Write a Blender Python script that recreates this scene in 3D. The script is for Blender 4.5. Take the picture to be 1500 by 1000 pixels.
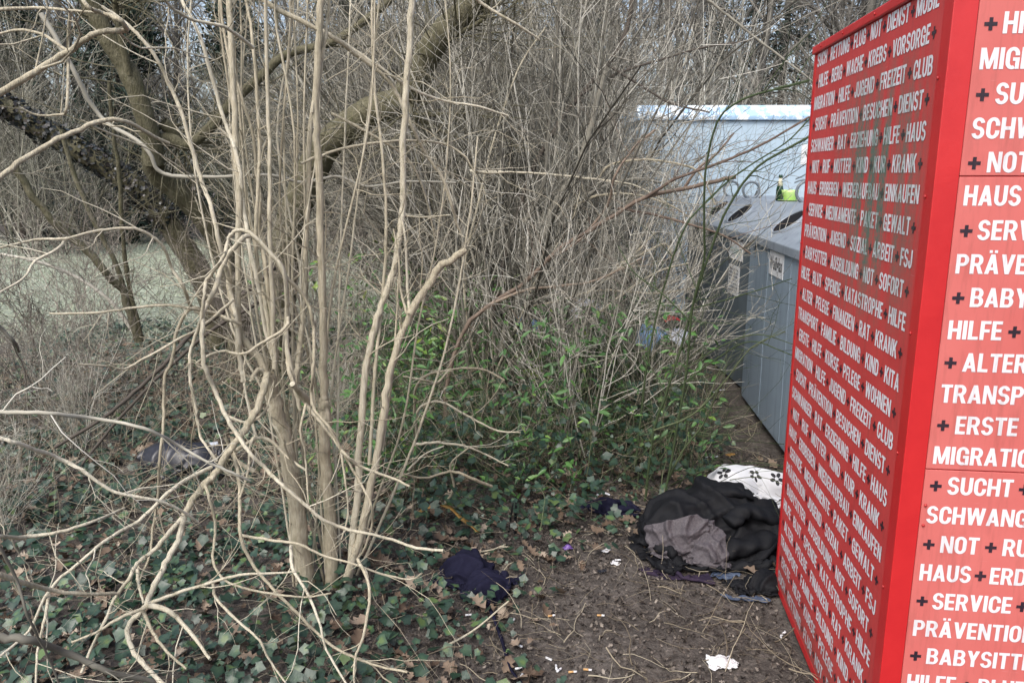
import bpy, math
import numpy as np
from math import radians, sin, cos, pi, atan2

sc = bpy.context.scene
for _o in list(bpy.data.objects):
    bpy.data.objects.remove(_o)
COL = sc.collection

# ------------------------------------------------------------------ camera, sky, sun, exposure
F_PX, PITCH, CAM_H = 1150.0, 12.0, 1.65
cam = bpy.data.cameras.new('camera'); cam_o = bpy.data.objects.new('camera', cam); COL.objects.link(cam_o)
cam.sensor_width = 36.0; cam.lens = F_PX / 1500 * 36.0
cam.clip_start = 0.05; cam.clip_end = 600
cam_o.location = (0, 0, CAM_H); cam_o.rotation_euler = (radians(90 - PITCH), 0, 0)
sc.camera = cam_o

SUN_EL, SUN_AZ = radians(52), radians(-150)        # high, from behind the camera's left
world = bpy.data.worlds.new('World'); sc.world = world; world.use_nodes = True
wn = world.node_tree; wn.nodes.clear()
sky = wn.nodes.new('ShaderNodeTexSky'); sky.sky_type = 'NISHITA'; sky.sun_disc = False
sky.sun_elevation = SUN_EL; sky.sun_rotation = SUN_AZ
sky.air_density = 1.0; sky.dust_density = 4.0; sky.ozone_density = 1.0
hs = wn.nodes.new('ShaderNodeHueSaturation'); hs.inputs['Saturation'].default_value = 0.80
bg = wn.nodes.new('ShaderNodeBackground'); bg.inputs['Strength'].default_value = 0.15
wo = wn.nodes.new('ShaderNodeOutputWorld')
wn.links.new(sky.outputs[0], hs.inputs['Color']); wn.links.new(hs.outputs[0], bg.inputs[0]); wn.links.new(bg.outputs[0], wo.inputs[0])
sun = bpy.data.lights.new('sun', 'SUN'); sun.energy = 1.2; sun.angle = radians(25); sun.color = (1.0, 0.985, 0.96)
sun_o = bpy.data.objects.new('sun', sun); COL.objects.link(sun_o)
sun_o.rotation_euler = (pi / 2 - SUN_EL, 0, pi - SUN_AZ)
sc.view_settings.view_transform = 'Standard'; sc.view_settings.look = 'None'
sc.view_settings.gamma = 1.0; sc.view_settings.exposure = 0.95
sc.cycles.max_bounces = 6; sc.cycles.diffuse_bounces = 3; sc.cycles.glossy_bounces = 2
sc.cycles.use_denoising = True; sc.cycles.denoiser = 'OPENIMAGEDENOISE'; sc.cycles.denoising_input_passes = 'RGB_ALBEDO_NORMAL'; sc.cycles.denoising_prefilter = 'ACCURATE'

# ------------------------------------------------------------------ measuring helpers
_p = radians(PITCH)
FW = np.array([0, cos(_p), -sin(_p)]); UPV = np.array([0, sin(_p), cos(_p)]); RT = np.array([1., 0, 0])
def ray(x, y):
    return FW + (x - 750) / F_PX * RT - (y - 500) / F_PX * UPV
def G(x, y, z=0.0):                       # ground point seen at a pixel of the photo
    d = ray(x, y); t = (z - CAM_H) / d[2]
    return np.array([0, 0, CAM_H]) + t * d
def at(x, y, Y):                          # the point at real distance Y
    d = ray(x, y)
    return np.array([0, 0, CAM_H]) + d * (Y / d[1])

# ------------------------------------------------------------------ object helpers
def link(o, parent=None):
    COL.objects.link(o)
    if parent is not None: o.parent = parent
    return o
def tag(o, label=None, cat=None, group=None, kind=None):
    if label: o['label'] = label
    if cat: o['category'] = cat
    if group: o['group'] = group
    if kind: o['kind'] = kind
    return o
def empty(name, loc, rz=0.0, label=None, cat=None, group=None):
    o = bpy.data.objects.new(name, None); o.empty_display_size = 0.2
    o.location = tuple(loc); o.rotation_euler = (0, 0, rz)
    COL.objects.link(o); return tag(o, label, cat, group)
def mesh_obj(name, V, faces, mat, parent=None, smooth=False, tone=None):
    V = np.asarray(V, dtype=np.float32)
    me = bpy.data.meshes.new(name)
    if isinstance(faces, np.ndarray):
        nf, k = faces.shape
        me.vertices.add(len(V)); me.vertices.foreach_set('co', V.ravel())
        me.loops.add(nf * k); me.loops.foreach_set('vertex_index', faces.astype(np.int32).ravel())
        me.polygons.add(nf); me.polygons.foreach_set('loop_start', np.arange(0, nf * k, k, dtype=np.int32))
        me.update(calc_edges=True)
    else:
        me.from_pydata([tuple(map(float, v)) for v in V], [], faces); me.update()
    if smooth: me.polygons.foreach_set('use_smooth', np.ones(len(me.polygons), dtype=bool))
    if tone is not None:
        a = me.attributes.new('tone', 'FLOAT', 'POINT'); a.data.foreach_set('value', np.asarray(tone, dtype=np.float32))
    if mat: me.materials.append(mat)
    return link(bpy.data.objects.new(name, me), parent)
def unit(v):
    return v / np.maximum(np.linalg.norm(v, axis=-1, keepdims=True), 1e-9)

class MB:                                  # boxes, prisms, lathes collected into one part
    def __init__(s): s.v = []; s.f = []
    def box(s, x0, x1, y0, y1, z0, z1):
        b = len(s.v)
        s.v += [(x, y, z) for z in (z0, z1) for y in (y0, y1) for x in (x0, x1)]
        s.f += [tuple(b + i for i in q) for q in ((0, 2, 3, 1), (4, 5, 7, 6), (0, 1, 5, 4), (2, 6, 7, 3), (0, 4, 6, 2), (1, 3, 7, 5))]
        return s
    def loft(s, rings, caps=True, close=True):
        b = len(s.v); n = len(rings[0])
        for r in rings: s.v += [tuple(map(float, p)) for p in r]
        for k in range(len(rings) - 1):
            for i in range(n if close else n - 1):
                j = (i + 1) % n
                s.f.append((b + k * n + i, b + k * n + j, b + (k + 1) * n + j, b + (k + 1) * n + i))
        if caps:
            s.f.append(tuple(b + i for i in reversed(range(n)))); s.f.append(tuple(b + (len(rings) - 1) * n + i for i in range(n)))
        return s
    def lathe(s, prof, c=(0, 0, 0), n=20):
        return s.loft([[(c[0] + r * cos(2 * pi * i / n), c[1] + r * sin(2 * pi * i / n), c[2] + z) for i in range(n)] for r, z in prof])
    def build(s, name, mat, parent=None, smooth=False, bevel=0.0):
        o = mesh_obj(name, s.v, s.f, mat, parent, smooth)
        if bevel:
            m = o.modifiers.new('bevel', 'BEVEL'); m.width = bevel; m.segments = 2; m.limit_method = 'ANGLE'
        return o

# ------------------------------------------------------------------ materials
MATS = {}
def nodes_of(name):
    m = bpy.data.materials.new(name); m.use_nodes = True
    nt = m.node_tree; nt.nodes.clear()
    out = nt.nodes.new('ShaderNodeOutputMaterial'); b = nt.nodes.new('ShaderNodeBsdfPrincipled')
    nt.links.new(b.outputs[0], out.inputs[0]); MATS[name] = m
    return m, nt, b
def c4(c): return (c[0], c[1], c[2], 1.0)
def noise(nt, scale, detail=4, rough=0.6, vec=None, sx=None):
    n = nt.nodes.new('ShaderNodeTexNoise'); n.inputs['Scale'].default_value = scale
    n.inputs['Detail'].default_value = detail; n.inputs['Roughness'].default_value = rough
    if vec is None:
        tc = nt.nodes.new('ShaderNodeTexCoord'); vec = tc.outputs['Object']
    if sx:
        mp = nt.nodes.new('ShaderNodeMapping'); mp.inputs['Scale'].default_value = sx
        nt.links.new(vec, mp.inputs[0]); vec = mp.outputs[0]
    nt.links.new(vec, n.inputs['Vector'])
    return n.outputs['Fac']
def ramp(nt, fac, stops):
    r = nt.nodes.new('ShaderNodeValToRGB'); e = r.color_ramp.elements
    while len(e) < len(stops): e.new(0.5)
    for k, (p, c) in enumerate(stops):
        e[k].position = p; e[k].color = c4(c) if not isinstance(c, (int, float)) else (c, c, c, 1)
    nt.links.new(fac, r.inputs[0]); return r.outputs[0]
def mixc(nt, fac, a, b, mode='MIX'):
    m = nt.nodes.new('ShaderNodeMix'); m.data_type = 'RGBA'; m.blend_type = mode
    for s, i in ((fac, 0), (a, 6), (b, 7)):
        if hasattr(s, 'links'): nt.links.new(s, m.inputs[i])
        elif isinstance(s, (int, float)): m.inputs[i].default_value = s
        else: m.inputs[i].default_value = c4(s)
    return m.outputs[2]
def mth(nt, op, a, b=None):
    m = nt.nodes.new('ShaderNodeMath'); m.operation = op
    for s, i in ((a, 0), (b, 1)):
        if s is None: continue
        if hasattr(s, 'links'): nt.links.new(s, m.inputs[i])
        else: m.inputs[i].default_value = s
    return m.outputs[0]
def bump(nt, b, h, strength, dist=0.01):
    n = nt.nodes.new('ShaderNodeBump'); n.inputs['Strength'].default_value = strength; n.inputs['Distance'].default_value = dist
    nt.links.new(h, n.inputs['Height']); nt.links.new(n.outputs[0], b.inputs['Normal'])
def attr(nt, name='tone'):
    a = nt.nodes.new('ShaderNodeAttribute'); a.attribute_name = name; return a.outputs['Fac']
def mat_plain(name, c1, c2, scale=8, rough=0.6, bs=0.0, bscale=None, bdist=0.005, spec=0.5, sx=None):
    m, nt, b = nodes_of(name)
    f = ramp(nt, noise(nt, scale, 5, 0.65, sx=sx), [(0.3, c1), (0.7, c2)])
    nt.links.new(f, b.inputs['Base Color']); b.inputs['Roughness'].default_value = rough
    b.inputs['Specular IOR Level'].default_value = spec
    if bs: bump(nt, b, noise(nt, bscale or scale * 3, 5, 0.7), bs, bdist)
    return m
def mat_tone(name, stops, scale=30, var=0.35, rough=0.75, bs=0.0, bscale=80, bdist=0.004, spec=0.3, sx=None, streak=0.0, spots=None):
    """colour chosen per branch or leaf by the mesh's own 'tone', mottled by noise"""
    m, nt, b = nodes_of(name)
    t = mth(nt, 'ADD', attr(nt), mth(nt, 'MULTIPLY', mth(nt, 'SUBTRACT', noise(nt, scale, 4), 0.5), var))
    if streak: t = mth(nt, 'ADD', t, mth(nt, 'MULTIPLY', mth(nt, 'SUBTRACT', noise(nt, 1.0, 4, 0.7, sx=(130, 130, 16)), 0.5), streak))
    col = ramp(nt, t, stops)
    if spots: col = mixc(nt, ramp(nt, noise(nt, 26, 5, 0.75, sx=(1, 1, .45)), [(0.54, 0.0), (0.66, 0.75)]), col, spots)
    nt.links.new(col, b.inputs['Base Color'])
    b.inputs['Roughness'].default_value = rough; b.inputs['Specular IOR Level'].default_value = spec
    if bs: bump(nt, b, noise(nt, bscale, 4, 0.7, sx=sx), bs, bdist)
    return m

mat_tone('bark_pale', [(0.0, (0.19, 0.16, 0.11)), (0.45, (0.395, 0.352, 0.258)), (1.0, (0.57, 0.53, 0.425))], 24, 0.5, bs=0.9, bscale=110, bdist=0.008, streak=1.0, spots=(0.235, 0.215, 0.145), sx=(1, 1, .14))
mat_tone('bark_grey', [(0.0, (0.03, 0.027, 0.020)), (0.45, (0.16, 0.15, 0.122)), (0.75, (0.36, 0.34, 0.28)), (1.0, (0.62, 0.595, 0.52))], 20, 0.3)
mat_tone('bark_far', [(0.0, (0.045, 0.041, 0.036)), (0.5, (0.135, 0.126, 0.110)), (1.0, (0.34, 0.32, 0.285))], 3, 0.3)
mat_tone('bark_olive', [(0.0, (0.035, 0.032, 0.018)), (0.5, (0.115, 0.105, 0.062)), (1.0, (0.27, 0.25, 0.18))], 14, 0.8, bs=1.0, bscale=60, bdist=0.02, streak=0.6, spots=(0.10, 0.10, 0.045), sx=(1, 1, .35))
mat_tone('bark_dark', [(0.0, (0.03, 0.025, 0.02)), (0.5, (0.075, 0.062, 0.05)), (1.0, (0.14, 0.12, 0.10))], 25, 0.5, bs=0.4)
mat_tone('bark_red', [(0.0, (0.07, 0.048, 0.04)), (0.5, (0.16, 0.118, 0.09)), (1.0, (0.34, 0.28, 0.21))], 25, 0.5, bs=0.4)
mat_tone('bark_haze', [(0.0, (0.07, 0.055, 0.048)), (0.5, (0.20, 0.175, 0.145)), (1.0, (0.46, 0.42, 0.35))], 20, 0.4)
mat_tone('bark_green', [(0.0, (0.016, 0.026, 0.010)), (0.5, (0.045, 0.066, 0.028)), (1.0, (0.13, 0.15, 0.08))], 25, 0.4)
mat_tone('dry_stalk', [(0.0, (0.10, 0.08, 0.055)), (0.5, (0.24, 0.205, 0.145)), (1.0, (0.44, 0.40, 0.30))], 15, 0.3)
mat_tone('ivy_leaf', [(0.0, (0.009, 0.021, 0.013)), (0.5, (0.019, 0.044, 0.027)), (0.85, (0.042, 0.080, 0.042)), (1.0, (0.08, 0.125, 0.04))], 40, 0.35, rough=0.42, bs=0.35, bscale=60, spec=0.5)
mat_tone('ivy_dark', [(0.0, (0.008, 0.012, 0.010)), (0.6, (0.022, 0.026, 0.026)), (1.0, (0.06, 0.05, 0.045))], 40, 0.35, rough=0.4, spec=0.5)
mat_tone('green_leaf', [(0.0, (0.03, 0.08, 0.02)), (0.6, (0.07, 0.17, 0.035)), (1.0, (0.20, 0.26, 0.04))], 40, 0.3, rough=0.45, spec=0.5)
mat_tone('dead_leaf', [(0.0, (0.045, 0.028, 0.018)), (0.35, (0.105, 0.073, 0.05)), (0.7, (0.205, 0.155, 0.115)), (1.0, (0.33, 0.275, 0.215))], 35, 0.4, rough=0.8, bs=0.5, bscale=70)
mat_tone('soil_crumb', [(0.0, (0.018, 0.014, 0.012)), (0.5, (0.075, 0.062, 0.052)), (1.0, (0.24, 0.21, 0.18))], 30, 0.3, rough=0.9)
mat_tone('evergreen_leaf', [(0.0, (0.008, 0.018, 0.014)), (0.6, (0.022, 0.042, 0.03)), (1.0, (0.06, 0.09, 0.06))], 2, 0.3, rough=0.5)
mat_tone('grass_blade', [(0.0, (0.18, 0.20, 0.13)), (0.5, (0.29, 0.325, 0.24)), (1.0, (0.46, 0.48, 0.40))], 2, 0.4, rough=0.7)

def stain(nt):
    """green algae run down from the middle of the side panel: a stain with its own shape, in the container's coordinates"""
    tc = nt.nodes.new('ShaderNodeTexCoord'); sp = nt.nodes.new('ShaderNodeSeparateXYZ'); nt.links.new(tc.outputs['Object'], sp.inputs[0])
    run = ramp(nt, noise(nt, 1.0, 4, 0.6, tc.outputs['Object'], (22, 22, 1.1)), [(0.40, 0.0), (0.56, 1.0)])
    y = mth(nt, 'MULTIPLY', mth(nt, 'SUBTRACT', sp.outputs[1], 0.44), 2.4)
    yw = mth(nt, 'MAXIMUM', mth(nt, 'SUBTRACT', 1.0, mth(nt, 'MULTIPLY', y, y)), 0.0)
    z = mth(nt, 'MULTIPLY', mth(nt, 'SUBTRACT', sp.outputs[2], 1.60), 2.5)
    zw = mth(nt, 'MAXIMUM', mth(nt, 'SUBTRACT', 1.0, mth(nt, 'MULTIPLY', z, z)), 0.0)
    xo = mth(nt, 'LESS_THAN', sp.outputs[0], 0.004)
    sp2 = ramp(nt, noise(nt, 60, 4, 0.7), [(0.35, 0.35), (0.65, 1.0)])
    a = mth(nt, 'MULTIPLY', mth(nt, 'MULTIPLY', yw, zw), mth(nt, 'MULTIPLY', run, xo))
    return mth(nt, 'MULTIPLY', mth(nt, 'MULTIPLY', a, sp2), 1.5)
def mat_printed(name, c1, c2, rough, green):
    m, nt, b = nodes_of(name)
    base = ramp(nt, noise(nt, 3.5, 5, 0.6), [(0.3, c1), (0.7, c2)])
    dirt = ramp(nt, noise(nt, 1.0, 5, 0.7, sx=(40, 40, 5)), [(0.50, 0.0), (0.75, 0.38)])
    base = mixc(nt, dirt, base, (0.16, 0.05, 0.04))
    tcz = nt.nodes.new('ShaderNodeTexCoord'); spz = nt.nodes.new('ShaderNodeSeparateXYZ'); nt.links.new(tcz.outputs['Object'], spz.inputs[0])
    mud = mth(nt, 'ADD', spz.outputs[2], mth(nt, 'MULTIPLY', noise(nt, 14, 5, 0.75), 0.5))
    base = mixc(nt, ramp(nt, mud, [(0.28, 0.45), (0.48, 0.0)]), base, (0.09, 0.065, 0.05))
    scr = ramp(nt, noise(nt, 1.0, 3, 0.8, sx=(8, 8, 160)), [(0.66, 0.0), (0.70, 0.35)])
    base = mixc(nt, mth(nt, 'MULTIPLY', scr, ramp(nt, noise(nt, 6, 3), [(0.52, 0.0), (0.6, 1.0)])), base, (0.62, 0.40, 0.38))
    nt.links.new(mixc(nt, stain(nt), base, green), b.inputs['Base Color'])
    b.inputs['Roughness'].default_value = rough; b.inputs['Specular IOR Level'].default_value = 0.4
    bump(nt, b, noise(nt, 9, 3), 0.06, 0.01)
mat_printed('red_panel', (0.43, 0.036, 0.036), (0.51, 0.053, 0.050), 0.55, (0.09, 0.13, 0.10))
mat_printed('red_faded_panel', (0.50, 0.112, 0.100), (0.56, 0.145, 0.130), 0.5, (0.09, 0.13, 0.10))
mat_printed('white_print', (0.62, 0.62, 0.65), (0.70, 0.70, 0.72), 0.5, (0.22, 0.29, 0.26))
mat_printed('dark_print', (0.018, 0.010, 0.018), (0.028, 0.016, 0.028), 0.5, (0.05, 0.07, 0.06))
mat_plain('red_paint', (0.42, 0.012, 0.016), (0.51, 0.020, 0.022), 5, 0.38, 0.12, 10, 0.01)
mat_plain('screw_red', (0.30, 0.02, 0.02), (0.45, 0.03, 0.03), 50, 0.4)

def mat_steel(name, c1, c2, rust, rough, streak=0.5):
    m, nt, b = nodes_of(name)
    base = ramp(nt, noise(nt, 2.5, 6, 0.65), [(0.3, c1), (0.7, c2)])
    st = ramp(nt, noise(nt, 1.0, 5, 0.7, sx=(14, 14, 0.9)), [(0.5, 0.0), (0.72, streak)])
    base = mixc(nt, st, base, rust)
    sp = ramp(nt, noise(nt, 16, 4, 0.7), [(0.66, 0.0), (0.74, 0.35)])
    nt.links.new(mixc(nt, sp, base, rust), b.inputs['Base Color'])
    b.inputs['Roughness'].default_value = rough
    bump(nt, b, noise(nt, 3, 2), 0.10, 0.02)
mat_steel('bin_steel', (0.20, 0.26, 0.32), (0.26, 0.325, 0.385), (0.10, 0.125, 0.15), 0.5)
mat_steel('bin_steel_dark', (0.080, 0.105, 0.125), (0.115, 0.145, 0.165), (0.045, 0.055, 0.055), 0.55)  # darker grey for the second bank, the feet and the rear container
mat_steel('lid_steel', (0.17, 0.205, 0.245), (0.275, 0.315, 0.36), (0.09, 0.105, 0.125), 0.45, 0.8)
mat_steel('pale_steel', (0.36, 0.47, 0.56), (0.44, 0.55, 0.64), (0.28, 0.36, 0.43), 0.5, 0.5)
m, nt, b = nodes_of('peeling_paint')
pe = ramp(nt, noise(nt, 9, 6, 0.7), [(0.46, (0.74, 0.80, 0.84)), (0.53, (0.30, 0.45, 0.62))])
nt.links.new(mixc(nt, ramp(nt, noise(nt, 30, 4), [(0.6, 0.0), (0.66, 0.8)]), pe, (0.62, 0.72, 0.79)), b.inputs['Base Color']); b.inputs['Roughness'].default_value = 0.6
mat_plain('black_hole', (0.012, 0.013, 0.015), (0.02, 0.02, 0.023), 10, 0.9, spec=0.05)
mat_plain('sign_white', (0.60, 0.62, 0.64), (0.68, 0.69, 0.70), 12, 0.5)
mat_plain('sign_ink', (0.03, 0.032, 0.036), (0.05, 0.05, 0.055), 12, 0.6)
mat_plain('sign_green', (0.20, 0.36, 0.33), (0.26, 0.42, 0.38), 12, 0.6)
mat_plain('wire_steel', (0.10, 0.12, 0.14), (0.17, 0.20, 0.22), 30, 0.45)
mat_plain('bottle_glass', (0.006, 0.030, 0.014), (0.01, 0.045, 0.02), 10, 0.12, spec=0.7)
mat_plain('bottle_label', (0.62, 0.56, 0.38), (0.74, 0.70, 0.56), 30, 0.5)
mat_plain('lime_plastic', (0.42, 0.60, 0.20), (0.48, 0.66, 0.25), 10, 0.35)
mat_plain('black_cloth', (0.0028, 0.0032, 0.0045), (0.0065, 0.007, 0.009), 30, 0.72, 0.5, 300, 0.002, spec=0.20)
mat_plain('navy_cloth', (0.007, 0.007, 0.018), (0.013, 0.013, 0.030), 25, 0.85, 0.5, 300, 0.002, spec=0.12)
mat_plain('lining_cloth', (0.028, 0.024, 0.029), (0.085, 0.074, 0.082), 130, 0.7, 0.6, 250, 0.002)
mat_plain('violet_cloth', (0.012, 0.010, 0.022), (0.035, 0.024, 0.042), 20, 0.8, 0.4, 200, 0.003, spec=0.12)
mat_plain('blue_cloth', (0.020, 0.032, 0.065), (0.055, 0.08, 0.13), 12, 0.7, 0.4, 100, 0.003)
mat_plain('white_paper', (0.54, 0.54, 0.55), (0.62, 0.62, 0.63), 20, 0.8, 0.3, 60, 0.004)
mat_plain('ochre_plastic', (0.24, 0.13, 0.030), (0.34, 0.20, 0.05), 14, 0.5, 0.3, 60)
mat_plain('black_plastic', (0.008, 0.009, 0.012), (0.022, 0.023, 0.032), 9, 0.38, 0.3, 40)
mat_plain('grey_plastic', (0.40, 0.43, 0.47), (0.50, 0.53, 0.57), 9, 0.5)
mat_plain('blue_plastic', (0.16, 0.30, 0.52), (0.30, 0.45, 0.66), 8, 0.4, 0.4, 30)
mat_plain('pale_plastic', (0.60, 0.63, 0.70), (0.72, 0.74, 0.80), 8, 0.4, 0.4, 30)
mat_plain('red_plastic', (0.50, 0.02, 0.03), (0.60, 0.04, 0.04), 8, 0.4)
mat_plain('purple_plastic', (0.10, 0.05, 0.22), (0.16, 0.09, 0.30), 20, 0.4)
mat_plain('filter_orange', (0.46, 0.26, 0.10), (0.56, 0.34, 0.15), 80, 0.8)
mat_plain('cut_wood', (0.42, 0.33, 0.20), (0.55, 0.45, 0.30), 60, 0.8)
m, nt, b = nodes_of('flower_cloth')       # white cloth printed with black five-petal flowers
uv = nt.nodes.new('ShaderNodeUVMap'); uv.uv_map = 'UVMap'
mp = nt.nodes.new('ShaderNodeMapping'); mp.inputs['Scale'].default_value = (4.4, 3.6, 1); nt.links.new(uv.outputs[0], mp.inputs[0])
vo = nt.nodes.new('ShaderNodeTexVoronoi'); vo.voronoi_dimensions = '2D'; vo.inputs['Scale'].default_value = 1.0; vo.inputs['Randomness'].default_value = 0.55
nt.links.new(mp.outputs[0], vo.inputs['Vector'])
vs = nt.nodes.new('ShaderNodeVectorMath'); vs.operation = 'SUBTRACT'; nt.links.new(mp.outputs[0], vs.inputs[0]); nt.links.new(vo.outputs['Position'], vs.inputs[1])
se = nt.nodes.new('ShaderNodeSeparateXYZ'); nt.links.new(vs.outputs[0], se.inputs[0])
an = mth(nt, 'ARCTAN2', se.outputs[1], se.outputs[0])
pet = mth(nt, 'ABSOLUTE', mth(nt, 'COSINE', mth(nt, 'MULTIPLY', an, 2.5)))
lim = mth(nt, 'ADD', mth(nt, 'MULTIPLY', mth(nt, 'POWER', pet, 0.6), 0.27), 0.0)
ins = mth(nt, 'MULTIPLY', mth(nt, 'LESS_THAN', vo.outputs['Distance'], lim), mth(nt, 'GREATER_THAN', vo.outputs['Distance'], 0.07))
nt.links.new(mixc(nt, ins, (0.55, 0.56, 0.58), (0.02, 0.02, 0.024)), b.inputs['Base Color']); b.inputs['Roughness'].default_value = 0.85

# ground: bare soil, soil under leaves, pale meadow; weights are painted per place, not per light
m, nt, b = nodes_of('soil')
big = noise(nt, 1.6, 6, 0.7); fine = noise(nt, 55, 6, 0.75); mid = noise(nt, 14, 5, 0.7)
dirt = ramp(nt, mth(nt, 'ADD', mth(nt, 'MULTIPLY', mid, 0.5), mth(nt, 'MULTIPLY', fine, 0.5)), [(0.33, (0.028, 0.023, 0.020)), (0.5, (0.105, 0.092, 0.081)), (0.68, (0.25, 0.22, 0.195))])
dirt = mixc(nt, ramp(nt, big, [(0.35, 0.0), (0.65, 0.55)]), dirt, mixc(nt, fine, (0.020, 0.017, 0.016), (0.085, 0.073, 0.066)))
meadow = ramp(nt, mth(nt, 'ADD', mth(nt, 'MULTIPLY', big, 0.4), mth(nt, 'MULTIPLY', mid, 0.6)), [(0.3, (0.20, 0.23, 0.16)), (0.55, (0.31, 0.345, 0.27)), (0.75, (0.42, 0.45, 0.38))])
nt.links.new(mixc(nt, attr(nt, 'meadow'), dirt, meadow), b.inputs['Base Color']); b.inputs['Roughness'].default_value = 0.95
b.inputs['Specular IOR Level'].default_value = 0.2
bump(nt, b, mth(nt, 'ADD', fine, mid), 0.9, 0.02)

# ------------------------------------------------------------------ growing helpers (branches as tubes)
class Tubes:
    def __init__(s): s.g = {}
    def add(s, P, R, tone, sides=4):       # P (B,n,3), R (B,n), tone (B,)
        P = np.asarray(P, float); R = np.asarray(R, float)
        if P.ndim == 2: P = P[None]; R = R[None]
        tone = np.broadcast_to(np.asarray(tone, float), (len(P),))
        s.g.setdefault((P.shape[1], sides), []).append((P, R, tone)); return s
    def build(s, name, mat, parent=None):
        VV, FF, TT, off = [], [], [], 0
        for (n, k), lst in s.g.items():
            P = np.concatenate([a[0] for a in lst]); R = np.concatenate([a[1] for a in lst]); T = np.concatenate([a[2] for a in lst])
            B = len(P)
            tg = np.empty_like(P); tg[:, 1:-1] = P[:, 2:] - P[:, :-2]; tg[:, 0] = P[:, 1] - P[:, 0]; tg[:, -1] = P[:, -1] - P[:, -2]
            tg = unit(tg); mt = unit(P[:, -1] - P[:, 0])
            ref = np.zeros((B, 3)); ref[np.arange(B), np.argmin(np.abs(mt), axis=1)] = 1
            n1 = unit(np.cross(tg, ref[:, None, :])); n2 = np.cross(tg, n1)
            a = 2 * pi * np.arange(k) / k
            ring = P[:, :, None, :] + R[:, :, None, None] * (np.cos(a)[None, None, :, None] * n1[:, :, None, :] + np.sin(a)[None, None, :, None] * n2[:, :, None, :])
            VV.append(ring.reshape(-1, 3)); TT.append(np.repeat(T, n * k))
            b0 = off + np.arange(B)[:, None, None] * n * k + np.arange(n - 1)[None, :, None] * k
            i = np.arange(k)[None, None, :]; j = (i + 1) % k
            FF.append(np.stack([b0 + i, b0 + j, b0 + k + j, b0 + k + i], -1).reshape(-1, 4)); off += B * n * k
        return mesh_obj(name, np.concatenate(VV), np.concatenate(FF), mat, parent, True, np.concatenate(TT))
def walk(rng, o, d, L, n, wander, up=0.0):
    o = np.asarray(o, float); d = unit(np.asarray(d, float)); seg = np.asarray(L, float) / (n - 1); P = [o]
    for _ in range(n - 1):
        d = d + rng.normal(0, wander, d.shape); d[:, 2] += up; d = unit(d)
        P.append(P[-1] + d * seg[:, None])
    return np.stack(P, 1)
def spawn(rng, P, R, N, t0, t1, a0, a1):
    B, n, _ = P.shape; b = rng.integers(0, B, N); t = rng.uniform(t0, t1, N) * (n - 1)
    i = np.minimum(t.astype(int), n - 2); f = (t - i)[:, None]
    pos = P[b, i] * (1 - f) + P[b, i + 1] * f; tan = unit(P[b, i + 1] - P[b, i])
    perp = unit(np.cross(tan, rng.normal(size=(N, 3)))); a = rng.uniform(a0, a1, N)[:, None]
    return pos, tan * np.cos(a) + perp * np.sin(a), R[b, i] * (1 - f[:, 0]) + R[b, i + 1] * f[:, 0], t / (n - 1), b
def taper(r, n, end=0.35): return np.asarray(r)[:, None] * np.linspace(1, end, n)[None, :]
def catmull(pts, k=4):
    P = np.asarray(pts, float); Q = np.vstack([2 * P[0] - P[1], P, 2 * P[-1] - P[-2]]); out = []
    for i in range(len(P) - 1):
        a, b_, c, d = Q[i:i + 4]
        for t in np.arange(k) / k:
            out.append(0.5 * (2 * b_ + (c - a) * t + (2 * a - 5 * b_ + 4 * c - d) * t * t + (3 * b_ - a - 3 * c + d) * t ** 3))
    return np.array(out + [P[-1]])

# leaves: a little outline repeated with its own place, size and tilt
IVY = np.array([(0, 0, 0), (0.0, -0.12, 0), (0.30, -0.22, .03), (0.37, 0.0, .06), (0.50, 0.20, .05), (0.30, 0.36, .05), (0.0, 0.72, -.04), (-0.30, 0.36, .05), (-0.50, 0.20, .05), (-0.37, 0.0, .06), (-0.30, -0.22, .03)])
IVY_F = np.array([(0, i, i + 1) for i in range(1, 10)] + [(0, 10, 1)])
OAK = np.array([(0, -.5, .05), (.10, -.40, .08), (.26, -.30, .17), (.15, -.17, .08), (.36, -.02, .20), (.20, .12, .06), (.31, .28, .17), (.13, .38, .10), (0, .52, .12)]
    + [(-.15, .36, .12), (-.27, .24, .19), (-.18, .10, .07), (-.38, -.06, .16), (-.14, -.20, .06), (-.22, -.34, .15), (-.08, -.42, .07), (0, -.28, 0), (0, 0, -.03), (0, .26, .02)])
OAK_F = np.array([(0, 1, 16), (1, 2, 16), (2, 3, 16), (3, 17, 16), (3, 4, 17), (4, 5, 17), (5, 18, 17), (5, 6, 18), (6, 7, 18), (7, 8, 18), (8, 9, 18), (9, 10, 18), (10, 11, 18), (11, 17, 18), (11, 12, 17), (12, 13, 17), (13, 16, 17), (13, 14, 16), (14, 15, 16), (15, 0, 16)])
LANCE = np.array([(0, 0, 0), (.16, .3, .05), (.13, .65, .03), (0, 1.0, -.08), (-.13, .65, .03), (-.16, .3, .05), (0, .45, -.02)])
LANCE_F = np.array([(0, 1, 6), (1, 2, 6), (2, 3, 6), (3, 4, 6), (4, 5, 6), (5, 0, 6)])
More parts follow.
